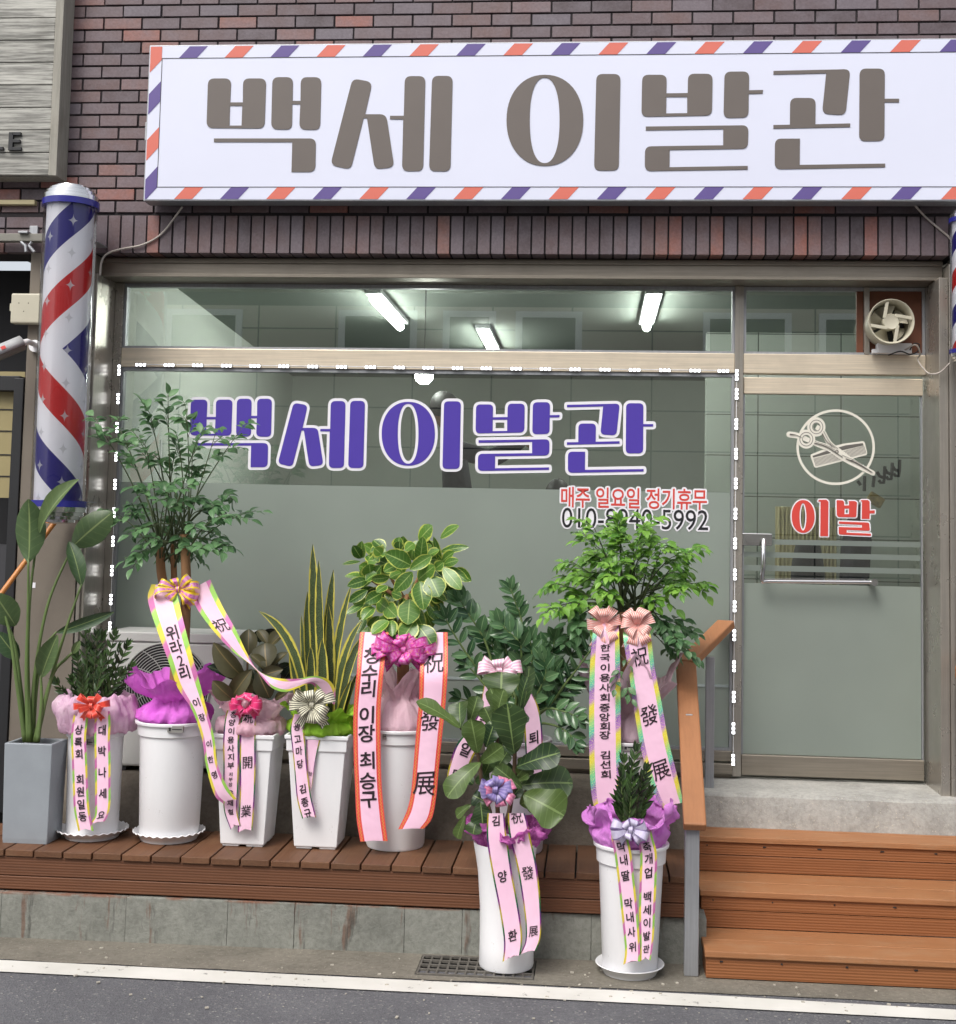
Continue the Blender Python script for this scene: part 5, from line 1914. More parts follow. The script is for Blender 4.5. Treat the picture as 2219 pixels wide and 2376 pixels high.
def square_pot(parent, X, Yc, z0, z1, wt, wb, collar=.075, mat=None, rot=0.0):
    m = MB()
    def ringv(w, z):
        q = []
        for sx, sy in ((-1, -1), (1, -1), (1, 1), (-1, 1)):
            x, y = sx * w, sy * w
            q.append((X + x * math.cos(rot) - y * math.sin(rot), Yc + x * math.sin(rot) + y * math.cos(rot), z))
        return q
    rows = [ringv(w, z) for w, z in ((wb * .96, z0 + .010), (wb, z0 + .012), (wt - .017, z1 - collar), (wt - .009, z1 - collar + .002), (wt - .007, z1 - .02), (wt, z1 - .018), (wt, z1), (wt - .012, z1), (wt - .02, z1 - .05))]
    m.grid(rows, closed=True)
    i = m.add(rows[-1]); m.face([i, i + 1, i + 2, i + 3])
    for sx in (-1, 1):
        for sy in (-1, 1):
            a = wb * .55
            c = Vector((X + (sx * a) * math.cos(rot) - (sy * a) * math.sin(rot), Yc + (sx * a) * math.sin(rot) + (sy * a) * math.cos(rot), z0 + .006))
            m.obox(c, Vector((math.cos(rot), math.sin(rot), 0)) * wb * .38, Vector((-math.sin(rot), math.cos(rot), 0)) * wb * .38, (0, 0, .006))
    o = m.build('pot', mat or m_white_plastic, parent, bevel=.005)
    s = MB(); q = ringv(wt - .021, z1 - .045); s.poly(q); s.build('soil', m_soil, parent)
    return o

# leaf and cloth materials
L_happy = leaf_mat('dark_tree_leaf', (66, 104, 66), (112, 152, 102), (126, 160, 114), transl=.32)
L_bright = leaf_mat('bright_tree_leaf', (72, 122, 44), (142, 190, 80), (140, 182, 96), transl=.3)
L_zz = leaf_mat('zz_leaf', (42, 74, 46), (90, 124, 82), (124, 152, 108), rough=.22, transl=.12)
L_raven = leaf_mat('small_dark_leaf', (34, 48, 30), (66, 92, 48), (86, 112, 66), rough=.25, transl=.1)
L_fiddle = leaf_mat('fiddle_leaf', (34, 58, 36), (86, 108, 52), (122, 144, 86), rough=.4, transl=.18, veins=.3)
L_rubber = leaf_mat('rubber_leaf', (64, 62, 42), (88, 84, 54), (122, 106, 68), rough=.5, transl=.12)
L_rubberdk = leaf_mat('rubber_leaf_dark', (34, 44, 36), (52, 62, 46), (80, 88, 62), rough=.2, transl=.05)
L_sans = leaf_mat('sansevieria_leaf', (44, 58, 36), (64, 80, 48), (64, 80, 48), edge=(208, 196, 88), edge_at=.68, mott=(110, 124, 84), rough=.4, transl=.1)
L_ficus = leaf_mat('variegated_leaf', (54, 92, 38), (104, 146, 58), (160, 184, 104), edge=(190, 200, 96), edge_at=.84, rough=.3, transl=.2, veins=.3)
L_strel = leaf_mat('bird_of_paradise_leaf', (58, 84, 56), (92, 112, 68), (132, 148, 96), rough=.4, transl=.15, veins=.15)
m_stem_green = M('green_stem', (92, 112, 62), .5, var=.2)
m_stem_dark = M('dark_stem', (70, 82, 50), .55, var=.2)
m_stem_brown = M('brown_stem', (84, 66, 48), .8, var=.25, vs=30)
m_bark = M('tan_bark', (150, 112, 78), .85, var=.25, vs=18, bump=.6, bs=60, stretch=(1, 1, .3))
W_magenta = cloth_mat('magenta_tissue', (240, 132, 236), (228, 106, 226), .2)
W_purple = cloth_mat('purple_tissue', (230, 156, 230), (218, 130, 220), .22)
W_pinkruf = cloth_mat('pink_lilac_tissue', (246, 214, 232), (232, 176, 216), .3)
W_pink = cloth_mat('pink_tissue', (252, 216, 228), (246, 204, 220), .35)
W_pale = cloth_mat('pale_pink_tissue', (222, 196, 208), (206, 178, 192), .45)
W_green = cloth_mat('lime_tissue', (182, 228, 84), (158, 214, 62), .35)
W_mesh = cloth_mat('pink_net', (222, 130, 204), (190, 92, 176), .35, ns=60)
FOIL = [(0, (232, 214, 60)), (.2, (206, 190, 70)), (.32, (88, 150, 84)), (.5, (38, 108, 84)), (.62, (120, 70, 140)), (.8, (164, 60, 160)), (1, (232, 214, 60))]
SOFT = [(0, (232, 216, 74)), (.28, (226, 206, 84)), (.36, (206, 122, 176)), (.58, (204, 110, 168)), (.66, (156, 206, 92)), (.92, (150, 200, 92)), (1, (232, 216, 74))]
RB_soft = ribbon_mat('ribbon_soft_border', .14, SOFT, 6.0, .25, .4)
RB_wide = ribbon_mat('ribbon_wide_border', .2, SOFT, 4.2, .1, .45)
RB_foil = ribbon_mat('ribbon_foil_border', .085, FOIL, 5.0, .55, .25)
RB_red = ribbon_mat('ribbon_red_border', .17, [(0, (222, 78, 74)), (1, (230, 92, 84))], 1, .1, .4, line=(222, 158, 74))
RB_holo = ribbon_mat('ribbon_holographic_border', .165, [(0, (236, 220, 70)), (.25, (120, 216, 150)), (.42, (80, 200, 180)), (.55, (150, 90, 190)), (.75, (196, 130, 214)), (.86, (236, 220, 70)), (1, (236, 220, 70))], 4.6, .15, .3, fleck=(246, 240, 150))

# ------------------------------------------------------------------ the row of gift plants
GRP = 'gift plants in front of the barbershop'
# 1 --- bird of paradise in the grey planter
def plant_strelitzia():
    Yf = -.715
    a, b = at(1, 1963, Yf), at(110, 1963, Yf)
    zt_ = at(56, 1725, Yf).z
    root = thing('potted_plant', 'tall bird of paradise plant in a grey square planter at the left end', 'potted plant', ((a.x + b.x) / 2, -.63, DZ), GRP)
    m = MB()
    e, g = .0, .02
    def rg(i, z): return [(a.x + i, Yf + i, z), (b.x - i, Yf + i, z), (b.x + .004 - i, Yf + .165 - i, z), (a.x + .004 + i, Yf + .165 - i, z)]
    rows = [rg(.006, DZ), rg(.004, DZ + .02), rg(-.003, zt_ - .005), rg(-.002, zt_), rg(.013, zt_), rg(.016, zt_ - .04)]
    m.grid(rows, closed=True); i = m.add(rows[-1]); m.face([i, i + 1, i + 2, i + 3])
    m.build('planter', m_planter, root, bevel=.004)
    s = MB(); s.poly(rg(.015, zt_ - .03)); s.build('soil', m_soil, root)
    random.seed(11)
    st, lf = MB(), MB()
    def stem(pts, r0=.013, r1=.005, Y=-.62):
        P = [Vector(q) for q in catmull([tuple(at(x, y, Y + dy)) for x, y, dy in pts], 20)]
        st.tube(P, [r0 + (r1 - r0) * k / 20 for k in range(21)], 8)
    stem([(66, 1722, 0), (62, 1560, .0), (65, 1430, -.01), (66, 1296, -.02)])
    stem([(70, 1722, .0), (64, 1540, .01), (70, 1380, .02), (88, 1240, .02)], .012, .005)
    stem([(72, 1722, .02), (82, 1560, .03), (112, 1400, .05), (168, 1268, .07)], .012)
    stem([(84, 1722, .0), (112, 1600, -.01), (150, 1470, -.01), (189, 1356, -.01)], .012)
    stem([(60, 1722, .02), (48, 1600, .03), (30, 1480, .03), (-10, 1410, .03)], .013)
    stem([(58, 1722, .0), (40, 1590, -.01), (18, 1450, -.02), (-20, 1360, -.02)], .012)
    stem([(88, 1722, -.02), (96, 1640, -.02), (96, 1600, -.02), (95, 1566, -.02)], .011)
    stem([(80, 1722, .01), (100, 1640, .02), (125, 1560, .02), (152, 1530, .02), (168, 1515, .02)], .011, .006)
    stem([(76, 1722, .03), (84, 1600, .04), (100, 1510, .05), (131, 1466, .05)], .011)
    st.build('stem', m_stem_green, root, smooth=180)
    leafpx(lf, (66, 1304), (66, 1158), 72, -.64, -.66, .15, ELLIP, -.06, -.35, 14, .02)
    leafpx(lf, (92, 1236), (184, 1112), 54, -.62, -.70, -.35, ELLIP, .08, .5, 14, .02)
    leafpx(lf, (168, 1268), (262, 1188), 74, -.55, -.52, .3, ELLIP, .06, -.2, 14, .02)
    leafpx(lf, (189, 1360), (160, 1256), 40, -.63, -.60, .5, ELLIP, .1, .4, 14, .03)
    leafpx(lf, (36, 1452), (-14, 1376), 62, -.6, -.68, .3, ELLIP, .05, .3, 12, .02)
    leafpx(lf, (44, 1530), (-6, 1466), 44, -.56, -.6, 0, ELLIP, .05, .3, 12)
    leafpx(lf, (131, 1468), (265, 1420), 30, -.57, -.5, .5, ELLIP, .1, .4, 14)
    leafpx(lf, (95, 1572), (134, 1473), 46, -.64, -.67, .2, ELLIP, .05, .6, 12)
    leafpx(lf, (168, 1517), (186, 1486), 18, -.6, -.6, .4, ELLIP, .05, .4, 8)
    lf.build('foliage', L_strel, root, smooth=180)
plant_strelitzia()

# 2 --- small dark leaved plant with red bow
def plant_red_bow():
    Yc = -.52
    X = (at(213, 1945, Yc).x + at(222, 1740, Yc).x) / 2
    zt_ = at(222, 1672, Yc).z
    root = thing('potted_plant', 'small dark leaved plant in a white round pot with a red bow', 'potted plant', (X, Yc, DZ), GRP)
    saucer(X, Yc, DZ, .168, .122, .040, 'white scalloped saucer under the pot with the red bow')
    z0 = DZ + .010
    round_pot(root, X, Yc, z0, zt_, .152, .120)
    pot_tag(root, at(209, 1722, Yc - .14).x, Yc - .1405, at(209, 1722, Yc - .14).z, .016, .014)
    wrap('wrapping', W_pinkruf, root, X, Yc, [(.148, zt_ - .045), (.172, zt_ - .035), (.182, zt_ + .03), (.178, zt_ + .085), (.15, zt_ + .125), (.11, zt_ + .09)], 11, .07, .15, 3, .014)
    random.seed(21)
    st, lf = MB(), MB()
    for (bx, tx, ty, dy) in ((205, 196, 1440, .0), (215, 225, 1470, -.03), (228, 268, 1468, .0), (200, 178, 1520, .03), (235, 300, 1492, .04), (215, 246, 1520, -.06), (198, 190, 1560, -.05), (225, 285, 1560, -.02), (208, 212, 1500, .05), (240, 308, 1545, .02), (190, 130, 1580, .0), (195, 168, 1575, .05), (236, 280, 1500, .06), (220, 240, 1470, .05), (214, 206, 1450, .08)):
        B = at(bx, 1690, Yc + dy * .6); T = at(tx, ty, Yc + dy); mid = B * .5 + T * .5 + Vector(((bx - tx) * .0004, 0, 0))
        zz_stem(lf, st, [B, mid, T], 11, .055, .021, .62, .22, .006, LANCE, random.uniform(-.6, .6))
    st.build('stem', m_stem_dark, root, smooth=180)
    lf.build('foliage', L_raven, root, smooth=180)
    bow(root, bow_mat('red_bow', (222, 66, 48), (206, 52, 40), 0, (236, 110, 92)), 216, 1638, Yc - .195, 96, 62, 9, seed=3)
    z = 5.847
    Ribbon(secs(z, 0, 1640, Yc - .185, (1010, 60, 1200, 90), (985, 200, 1190, 210), (965, 420, 1168, 420), (975, 700, 1180, 700), (990, 1100, 1195, 1100), (1005, 1400, 1215, 1400), (1062, 1690, 1272, 1690))).build(RB_soft, root, chs(z, 1640, '상록회회원일동', (310, 480, 640, 985, 1150, 1325, 1490)))
    Ribbon(secs(z, 0, 1640, Yc - .178, (1300, 60, 1490, 60), (1282, 250, 1500, 230), (1280, 450, 1492, 450), (1285, 700, 1500, 700), (1290, 1000, 1500, 1000), (1290, 1300, 1498, 1300), (1285, 1480, 1470, 1460), (1210, 1610, 1420, 1560))).build(RB_soft, root, chs(z, 1640, '대박나세요', (320, 600, 890, 1175, 1465)))
plant_red_bow()

# 3 --- tall tree with golden bow
def plant_tall_tree():
    Yc = -.50
    X = (at(393, 1935, Yc).x + at(399, 1740, Yc).x) / 2
    zt_ = at(399, 1668, Yc).z
    root = thing('potted_tree', 'tall leafy tree in a white round pot with magenta tissue and a golden bow', 'potted plant', (X, Yc, DZ), GRP)
    saucer(X, Yc, DZ, .168, .130, .040, 'white scalloped saucer under the tall tree with magenta tissue')
    round_pot(root, X, Yc, DZ + .010, zt_, .177, .138)
    pot_tag(root, at(408, 1692, Yc - .16).x, Yc - .165, at(408, 1692, Yc - .16).z, .037, .0145)
    wrap('wrapping', W_magenta, root, X + .01, Yc, [(.15, zt_ - .01), (.178, zt_ + .012), (.168, zt_ + .05), (.10, zt_ + .085), (.10, zt_ + .105), (.165, zt_ + .15), (.215, zt_ + .205)], 5, .10, .42, 5, .014)
    tr = MB()
    tops = []
    for (pts, r) in (([(405, 1680, 0), (408, 1560, 0), (402, 1440, 0), (376, 1340, .01), (372, 1270, .01)], .026), ([(415, 1680, -.02), (424, 1560, -.02), (430, 1440, -.02), (432, 1340, -.02), (428, 1240, -.02)], .027), ([(398, 1660, .05), (404, 1520, .05), (405, 1400, .05), (402, 1260, .05)], .018)):
        P = [Vector(q) for q in catmull([tuple(at(x, y, Yc + dy)) for x, y, dy in pts], 20)]
        tr.tube(P, [r * (1 - .2 * k / 20) for k in range(21)], 12)
        tops.append(P[-1]); tops.append(P[-4])
    tr.build('trunk', m_bark, root, smooth=180)
    fm, sm = MB(), MB()
    tg = [(205, 984), (253, 978), (300, 1000), (342, 955), (390, 938), (438, 945), (517, 1002), (585, 992), (403, 1070), (336, 1126), (449, 1105), (543, 1142), (590, 1188), (261, 1191), (301, 1183), (422, 1170), (530, 1191), (368, 1196), (476, 1205), (331, 1277), (403, 1282), (490, 1260), (545, 1258), (355, 1236), (436, 1236), (500, 1228), (470, 1010), (330, 1030), (285, 1040), (455, 1060), (395, 1130), (380, 1160), (450, 1150), (350, 1215), (415, 1210), (470, 1180), (505, 1165), (345, 1180), (430, 1130), (310, 1215), (380, 1250), (450, 1270), (365, 1060), (420, 1030)]
    tg = [(392 + (x - 392) * .86, y + 6) for x, y in tg]
    happy_tree(fm, sm, tops, tg, Yc, .17, .064, .033, 3, (2, 3), (.07, .12), 31)
    sm.build('twigs', m_stem_dark, root, smooth=180)
    fm.build('foliage', L_happy, root, smooth=180)
    bow(root, bow_mat('golden_bow', (226, 150, 206), (196, 84, 166), 0, (244, 210, 40), fleck=(238, 190, 70), ew=.26), 416, 1368, Yc - .06, 122, 78, 8, seed=7)
    z = 2.0925
    Ribbon(secs(z, 0, 1050, Yc - .2, (735, 640, 850, 640, Yc - .06), (718, 715, 866, 712, Yc - .09), (762, 860, 895, 835, Yc - .16), (815, 1005, 934, 985, Yc - .2), (862, 1140, 968, 1110, Yc - .21), (935, 1255, 1002, 1240, Yc - .22), (982, 1395, 1040, 1380, Yc - .22), (1000, 1520, 1056, 1510, Yc - .22), (1040, 1660, 1100, 1615, Yc - .215), (1085, 1706, 1150, 1684, Yc - .20))).build(RB_wide, root, chs(z, 1050, '위라2리이장이한영', (875, 945, 1010, 1070, 1215, 1285, 1415, 1490, 1565)), frac=.5)
    x0, y0, z = 460, 1420, 4.6425
    S = secs(z, x0, y0, Yc - .2, (-90, -240, 130, -350, Yc - .05), (-40, -90, 200, -190, Yc - .08), (45, 50, 290, -10, Yc - .11), (190, 235, 405, 190, Yc - .14), (390, 440, 520, 430, Yc - .16), (575, 575, 625, 610, Yc - .17), (690, 705, 760, 690, Yc - .17), (790, 815, 870, 715, Yc - .18), (930, 862, 985, 722, Yc - .18), (1085, 815, 1100, 715, Yc - .17), (1190, 770, 1265, 690, Yc - .16), (1255, 800, 1410, 735, Yc - .14), (1330, 890, 1475, 840, Yc - .12), (1385, 990, 1470, 1000, Yc - .11))
    Ribbon(S, 80).build(RB_wide, root, [('祝', y0 + 140 / z, 1.15)] + [('發', y0 + 765 / z, 1.0)][:0])
plant_tall_tree()

# 4 --- rubber plant, square pot
def plant_rubber():
    Yf = -.612
    xb0, xb1 = at(508, 1966, Yf).x, at(609, 1966, Yf).x
    wb = (xb1 - xb0) / 2
    X, Yc = (xb0 + xb1) / 2 + .006, Yf + wb
    zt_ = at(560, 1703, Yf - .02).z
    root = thing('potted_plant', 'brown leaved rubber plant in a white square pot with a hot pink bow', 'potted plant', (X, Yc, DZ), GRP)
    square_pot(root, X, Yc, DZ, zt_, .145, wb)
    wrap('wrapping', W_pink, root, X, Yc, [(.125, zt_ - .02), (.165, zt_ + .01), (.155, zt_ + .05), (.12, zt_ + .07), (.165, zt_ + .13), (.185, zt_ + .155)], 9, .10, .35, 8, .012)
    random.seed(41)
    z, x0, y0 = 4.6425, 460, 1420
    lf, dk, st = MB(), MB(), MB()
    def L(m, b, t, w, Y, Y2=None, roll=0, fold=.3, arch=.05):
        leafpx(m, (x0 + b[0] / z, y0 + b[1] / z), (x0 + t[0] / z, y0 + t[1] / z), w / z, Yc + Y, Yc + (Y2 if Y2 is not None else Y), roll, ELLIP, arch * 2, fold * 1.8, 14, .012)
    L(lf, (540, 470), (545, 185), 200, .02, .05, .2)
    L(lf, (740, 600), (720, 335), 285, -.08, -.03, 0, .2)
    L(lf, (505, 720), (165, 330), 240, -.05, -.10, -.3)
    L(lf, (745, 350), (640, 195), 120, .03, .06, .4)
    L(lf, (760, 400), (968, 205), 170, .03, .03, -.4)
    L(lf, (725, 610), (560, 460), 120, -.07, -.09, .4)
    L(lf, (790, 600), (965, 435), 100, -.06, -.02, -.3)
    L(lf, (690, 690), (915, 620), 150, -.08, -.10, .1)
    L(lf, (370, 940), (155, 740), 190, -.09, -.13, -.2)
    L(lf, (340, 950), (582, 615), 190, -.08, -.09, .2)
    L(lf, (770, 930), (640, 640), 230, -.06, -.08, .1)
    L(lf, (820, 700), (700, 480), 200, -.02, 0, .3)
    L(lf, (830, 945), (985, 850), 80, -.06, -.1, 0)
    L(lf, (560, 900), (470, 700), 200, .0, .0, .2)
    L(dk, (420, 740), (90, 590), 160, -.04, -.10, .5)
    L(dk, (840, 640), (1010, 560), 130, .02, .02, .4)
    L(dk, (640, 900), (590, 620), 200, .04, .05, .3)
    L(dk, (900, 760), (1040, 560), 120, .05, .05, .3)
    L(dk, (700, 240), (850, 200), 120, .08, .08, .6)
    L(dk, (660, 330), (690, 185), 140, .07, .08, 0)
    for (bx, tx, ty, dy) in ((570, 575, 1520, 0), (580, 615, 1540, -.03), (560, 540, 1570, .02)):
        st.tube([at(bx, 1705, Yc), at((bx + tx) / 2, (1705 + ty) / 2, Yc + dy), at(tx, ty, Yc + dy)], [.008, .007, .005], 8)
    st.build('stem', m_stem_brown, root, smooth=180)
    lf.build('foliage', L_rubber, root, smooth=180)
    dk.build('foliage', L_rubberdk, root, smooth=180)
    bow(root, bow_mat('hot_pink_bow', (226, 48, 116), (206, 34, 98), 0, (238, 106, 156)), 574, 1634, Yf - .055, 88, 58, 14, seed=4, rib=.038)
    z = 2.0925
    Ribbon(secs(z, 0, 1050, Yf - .05, (1108, 1235, 1180, 1235), (1092, 1300, 1166, 1300), (1084, 1400, 1160, 1400), (1085, 1500, 1160, 1500), (1085, 1640, 1156, 1640), (1088, 1740, 1152, 1740), (1120, 1832, 1168, 1812))).build(RB_foil, root, chs(z, 1050, '청양이용사지부지부장윤재철', (1272, 1310, 1352, 1395, 1437, 1478, 1520, (1562, .6), (1587, .6), (1612, .6), 1655, 1702, 1745)), frac=.46, hk=.9)
    Ribbon(secs(z, 0, 1050, Yf - .045, (1185, 1235, 1250, 1235), (1168, 1320, 1242, 1310), (1166, 1420, 1241, 1420), (1165, 1500, 1241, 1500), (1165, 1650, 1238, 1650), (1155, 1846, 1226, 1836))).build(RB_foil, root, chs(z, 1050, '祝開業', (1290, 1505, 1740)), frac=.68)
plant_rubber()

# 5 --- sansevieria, square pot
def plant_sansevieria():
    Yf = -.607
    xb0, xb1 = at(679, 1972, Yf).x, at(778, 1972, Yf).x
    wb = (xb1 - xb0) / 2
    X, Yc = (xb0 + xb1) / 2 + .006, Yf + wb
    zt_ = at(730, 1705, Yf - .02).z
    root = thing('potted_plant', 'yellow edged sansevieria in a white square pot with a striped cream bow', 'potted plant', (X, Yc, DZ), GRP)
    square_pot(root, X, Yc, DZ, zt_, .149, wb)
    pot_tag(root, at(746, 1726, Yf).x, Yf - .022, at(746, 1726, Yf).z, .011, .014)
    wrap('wrapping', W_green, root, X, Yc, [(.13, zt_ - .012), (.165, zt_ + .012), (.15, zt_ + .05), (.115, zt_ + .065), (.15, zt_ + .10), (.17, zt_ + .115)], 9, .12, .35, 14, .014)
    random.seed(51)
    lf = MB()
    for b, mid, t, w, dy, roll in (((737, 1680), (728, 1450), (726, 1262), 26, 0, .2), ((752, 1680), (742, 1480), (740, 1300), 24, -.03, -.3), ((758, 1680), (752, 1500), (774, 1322), 26, .03, .2), ((768, 1680), (772, 1500), (816, 1356), 20, .02, -.2),
                                   ((712, 1690), (704, 1470), (600, 1418), 24, -.03, .3), ((720, 1690), (704, 1540), (700, 1428), 14, .04, 0), ((730, 1690), (708, 1500), (714, 1372), 22, .04, .5), ((782, 1700), (778, 1520), (842, 1438), 22, -.02, -.4),
                                   ((776, 1720), (782, 1650), (816, 1576), 16, -.06, .2), ((790, 1700), (790, 1560), (846, 1470), 22, -.04, -.2), ((745, 1690), (750, 1600), (748, 1480), 30, -.05, .1), ((728, 1690), (718, 1580), (722, 1500), 22, -.06, .3),
                                   ((762, 1690), (768, 1560), (762, 1400), 26, .01, .5), ((705, 1690), (690, 1600), (672, 1500), 20, -.02, .2), ((786, 1720), (796, 1640), (830, 1560), 14, .03, 0), ((740, 1680), (738, 1400), (732, 1340), 22, .05, .4)):
        leafpx(lf, b, t, w, Yc + dy * .6, Yc + dy * 1.6, roll, SWORD, 0, .35, 16, .015, mid)
    lf.build('foliage', L_sans, root, smooth=180)
    bow(root, bow_mat('striped_cream_bow', (228, 224, 200), (70, 66, 54), 4.5, None, .5), 726, 1636, Yf - .07, 120, 96, 9, seed=6, rib=.05)
    z = 5.845
    Ribbon(secs(z, 650, 1650, Yf - .045, (415, 40, 565, 60), (372, 180, 572, 200), (356, 310, 560, 330), (360, 520, 510, 540), (372, 760, 462, 790), (392, 1060, 425, 1090))).build(RB_foil, root, chs(z, 1650, '祝發', (265, (850, .9))), frac=.68)
    Ribbon(secs(z, 650, 1650, Yf - .06, (185, 40, 345, 40), (150, 160, 335, 140), (140, 290, 326, 290), (165, 500, 345, 460), (190, 750, 362, 710), (210, 1000, 392, 960), (235, 1220, 425, 1170), (300, 1462, 492, 1445))).build(RB_foil, root, chs(z, 1650, '광고마당김종규', (205, 375, 540, 715, 1055, 1235, 1385)))
plant_sansevieria()

# 6 --- variegated ficus on a stem, ribbons with red borders
def plant_ficus():
    Yc = -.46
    X = at(917, 1960, Yc).x
    zt_ = at(920, 1684, Yc).z
    root = thing('potted_plant', 'variegated ficus ball on a bare stem with a magenta bow and red bordered ribbons', 'potted plant', (X, Yc, DZ), GRP)
    round_pot(root, X, Yc, DZ, zt_, .178, .137)
    pot_tag(root, at(893, 1708, Yc - .16).x, Yc - .166, at(893, 1708, Yc - .16).z, .009, .014)
    wrap('wrapping', W_pink, root, X + .01, Yc, [(.15, zt_ - .015), (.165, zt_ + .02), (.13, zt_ + .10), (.08, zt_ + .14), (.11, zt_ + .2), (.15, zt_ + .26)], 7, .14, .5, 17, .01)
    st, lf = MB(), MB()
    P = [at(936, 1700, Yc), at(936, 1600, Yc), at(935, 1500, Yc), at(940, 1420, Yc), at(950, 1380, Yc)]
    st.tube(P, [.032, .03, .029, .027, .018], 14)
    for (tx, ty, dy) in ((860, 1345, -.03), (975, 1330, -.05), (1020, 1320, 0), (920, 1380, .05), (900, 1330, .08), (1012, 1390, .03)):
        st.tube([at(946, 1400, Yc), at((946 + tx) / 2, (1390 + ty) / 2 + 6, Yc + dy), at(tx, ty, Yc + dy)], [.012, .009, .006], 8)
    st.build('trunk', m_bark, root, smooth=180)
    random.seed(61)
    z, x0, y0 = 4.97, 780, 1200
    data = [(870, 560, 560, 415, 195, -.12), (965, 550, 1005, 220, 135, -.12), (1100, 445, 850, 605, 130, -.15), (955, 275, 1112, 98, 175, -.06), (905, 300, 795, 385, 120, -.08), (945, 725, 1140, 560, 160, -.14), (1080, 680, 1190, 918, 235, -.17), (965, 740, 1012, 1075, 205, -.17), (850, 945, 825, 1240, 230, -.16), (880, 635, 670, 858, 150, -.17),
            (910, 1195, 755, 1422, 210, -.17), (940, 1245, 1135, 1510, 205, -.16), (605, 1195, 410, 1350, 150, -.15), (640, 1190, 650, 1375, 125, -.13), (525, 875, 335, 985, 130, -.1), (590, 790, 470, 870, 110, -.12), (370, 720, 130, 795, 115, -.05), (395, 690, 385, 540, 195, -.06), (290, 475, 195, 325, 110, 0), (300, 470, 300, 275, 115, .02), (280, 510, 72, 545, 45, -.02), (440, 690, 520, 560, 120, -.06), (320, 1005, 120, 1115, 80, -.08), (440, 1040, 305, 1190, 140, -.12),
            (1235, 585, 1445, 835, 145, -.12), (1285, 580, 1530, 748, 100, -.05), (1385, 590, 1562, 738, 120, 0), (1205, 400, 1535, 345, 90, -.02), (1205, 240, 1420, 100, 120, .0), (1220, 515, 1365, 400, 120, -.04), (1245, 545, 1415, 495, 100, -.08), (1210, 545, 1125, 225, 70, -.02), (1275, 760, 1335, 910, 90, 0), (375, 1260, 310, 1500, 100, -.1), (340, 1150, 255, 1345, 100, 0), (700, 555, 550, 630, 125, -.1), (640, 870, 760, 920, 100, -.12), (560, 640, 720, 560, 130, .02), (480, 960, 620, 1080, 160, -.05), (560, 1000, 700, 1150, 170, -.08), (1100, 430, 1060, 250, 110, .0), (1000, 400, 1110, 330, 90, -.1), (400, 480, 450, 430, 90, 0), (760, 640, 620, 700, 120, -.03), (700, 820, 590, 980, 150, -.04), (1090, 560, 1230, 700, 150, -.04)]
    for bx, by, tx, ty, w, dy in data:
        leafpx(lf, (x0 + bx / z, y0 + by / z), (x0 + tx / z, y0 + ty / z), w / z * 1.18, Yc + dy + .05, Yc + dy, random.uniform(-.45, .45), ELLIP, random.uniform(.02, .1), random.uniform(-.1, .35), 10, .01)
    for k in range(120):
        a, r_ = random.uniform(0, 6.28), random.uniform(.1, 1) ** .7
        cxp, cyp = 940 + 100 * r_ * math.cos(a), 1355 + 98 * r_ * math.sin(a)
        dx, dy_ = 26 * math.cos(a) + random.uniform(-10, 10), 22 * math.sin(a) + random.uniform(-4, 22)
        yy = Yc + random.uniform(-.07, .18)
        leafpx(lf, (cxp, cyp), (cxp + dx * 1.3, cyp + dy_ * 1.3), random.uniform(24, 38), yy, yy + random.uniform(-.04, .04), random.uniform(-.8, .8), ELLIP, .06, .25, 8)
    lf.build('foliage', L_ficus, root, smooth=180)
    bow(root, bow_mat('magenta_bow', (206, 62, 160), (226, 140, 206), 0, (178, 34, 126), fleck=(222, 150, 96)), 938, 1508, Yc - .13, 176, 84, 18, seed=9, rib=.056)
    z, x0, y0 = 2.321, 600, 1200
    Ribbon(secs(z, x0, y0, Yc - .22, (548, 620, 700, 620, Yc - .14), (540, 700, 690, 700, Yc - .17), (528, 850, 672, 850), (512, 1040, 658, 1040), (512, 1250, 658, 1250), (520, 1450, 664, 1450), (528, 1620, 680, 1620), (548, 1748, 696, 1745))).build(RB_red, root, chs(z, y0, '청수리이장최승구', (745, 840, 925, 1065, 1165, 1310, 1420, 1520)), frac=.64, notch=.004, hk=.95)
    Ribbon(secs(z, x0, y0, Yc - .21, (880, 620, 1018, 620, Yc - .12), (875, 720, 1020, 720, Yc - .15), (868, 850, 1018, 850), (864, 1000, 1008, 1000), (850, 1150, 992, 1150), (834, 1350, 972, 1350), (822, 1480, 958, 1500), (800, 1580, 935, 1620), (752, 1682, 892, 1678))).build(RB_red, root, chs(z, y0, '祝發展', (780, 1090, (1435, 1.15))), frac=.72, notch=.004)
plant_ficus()

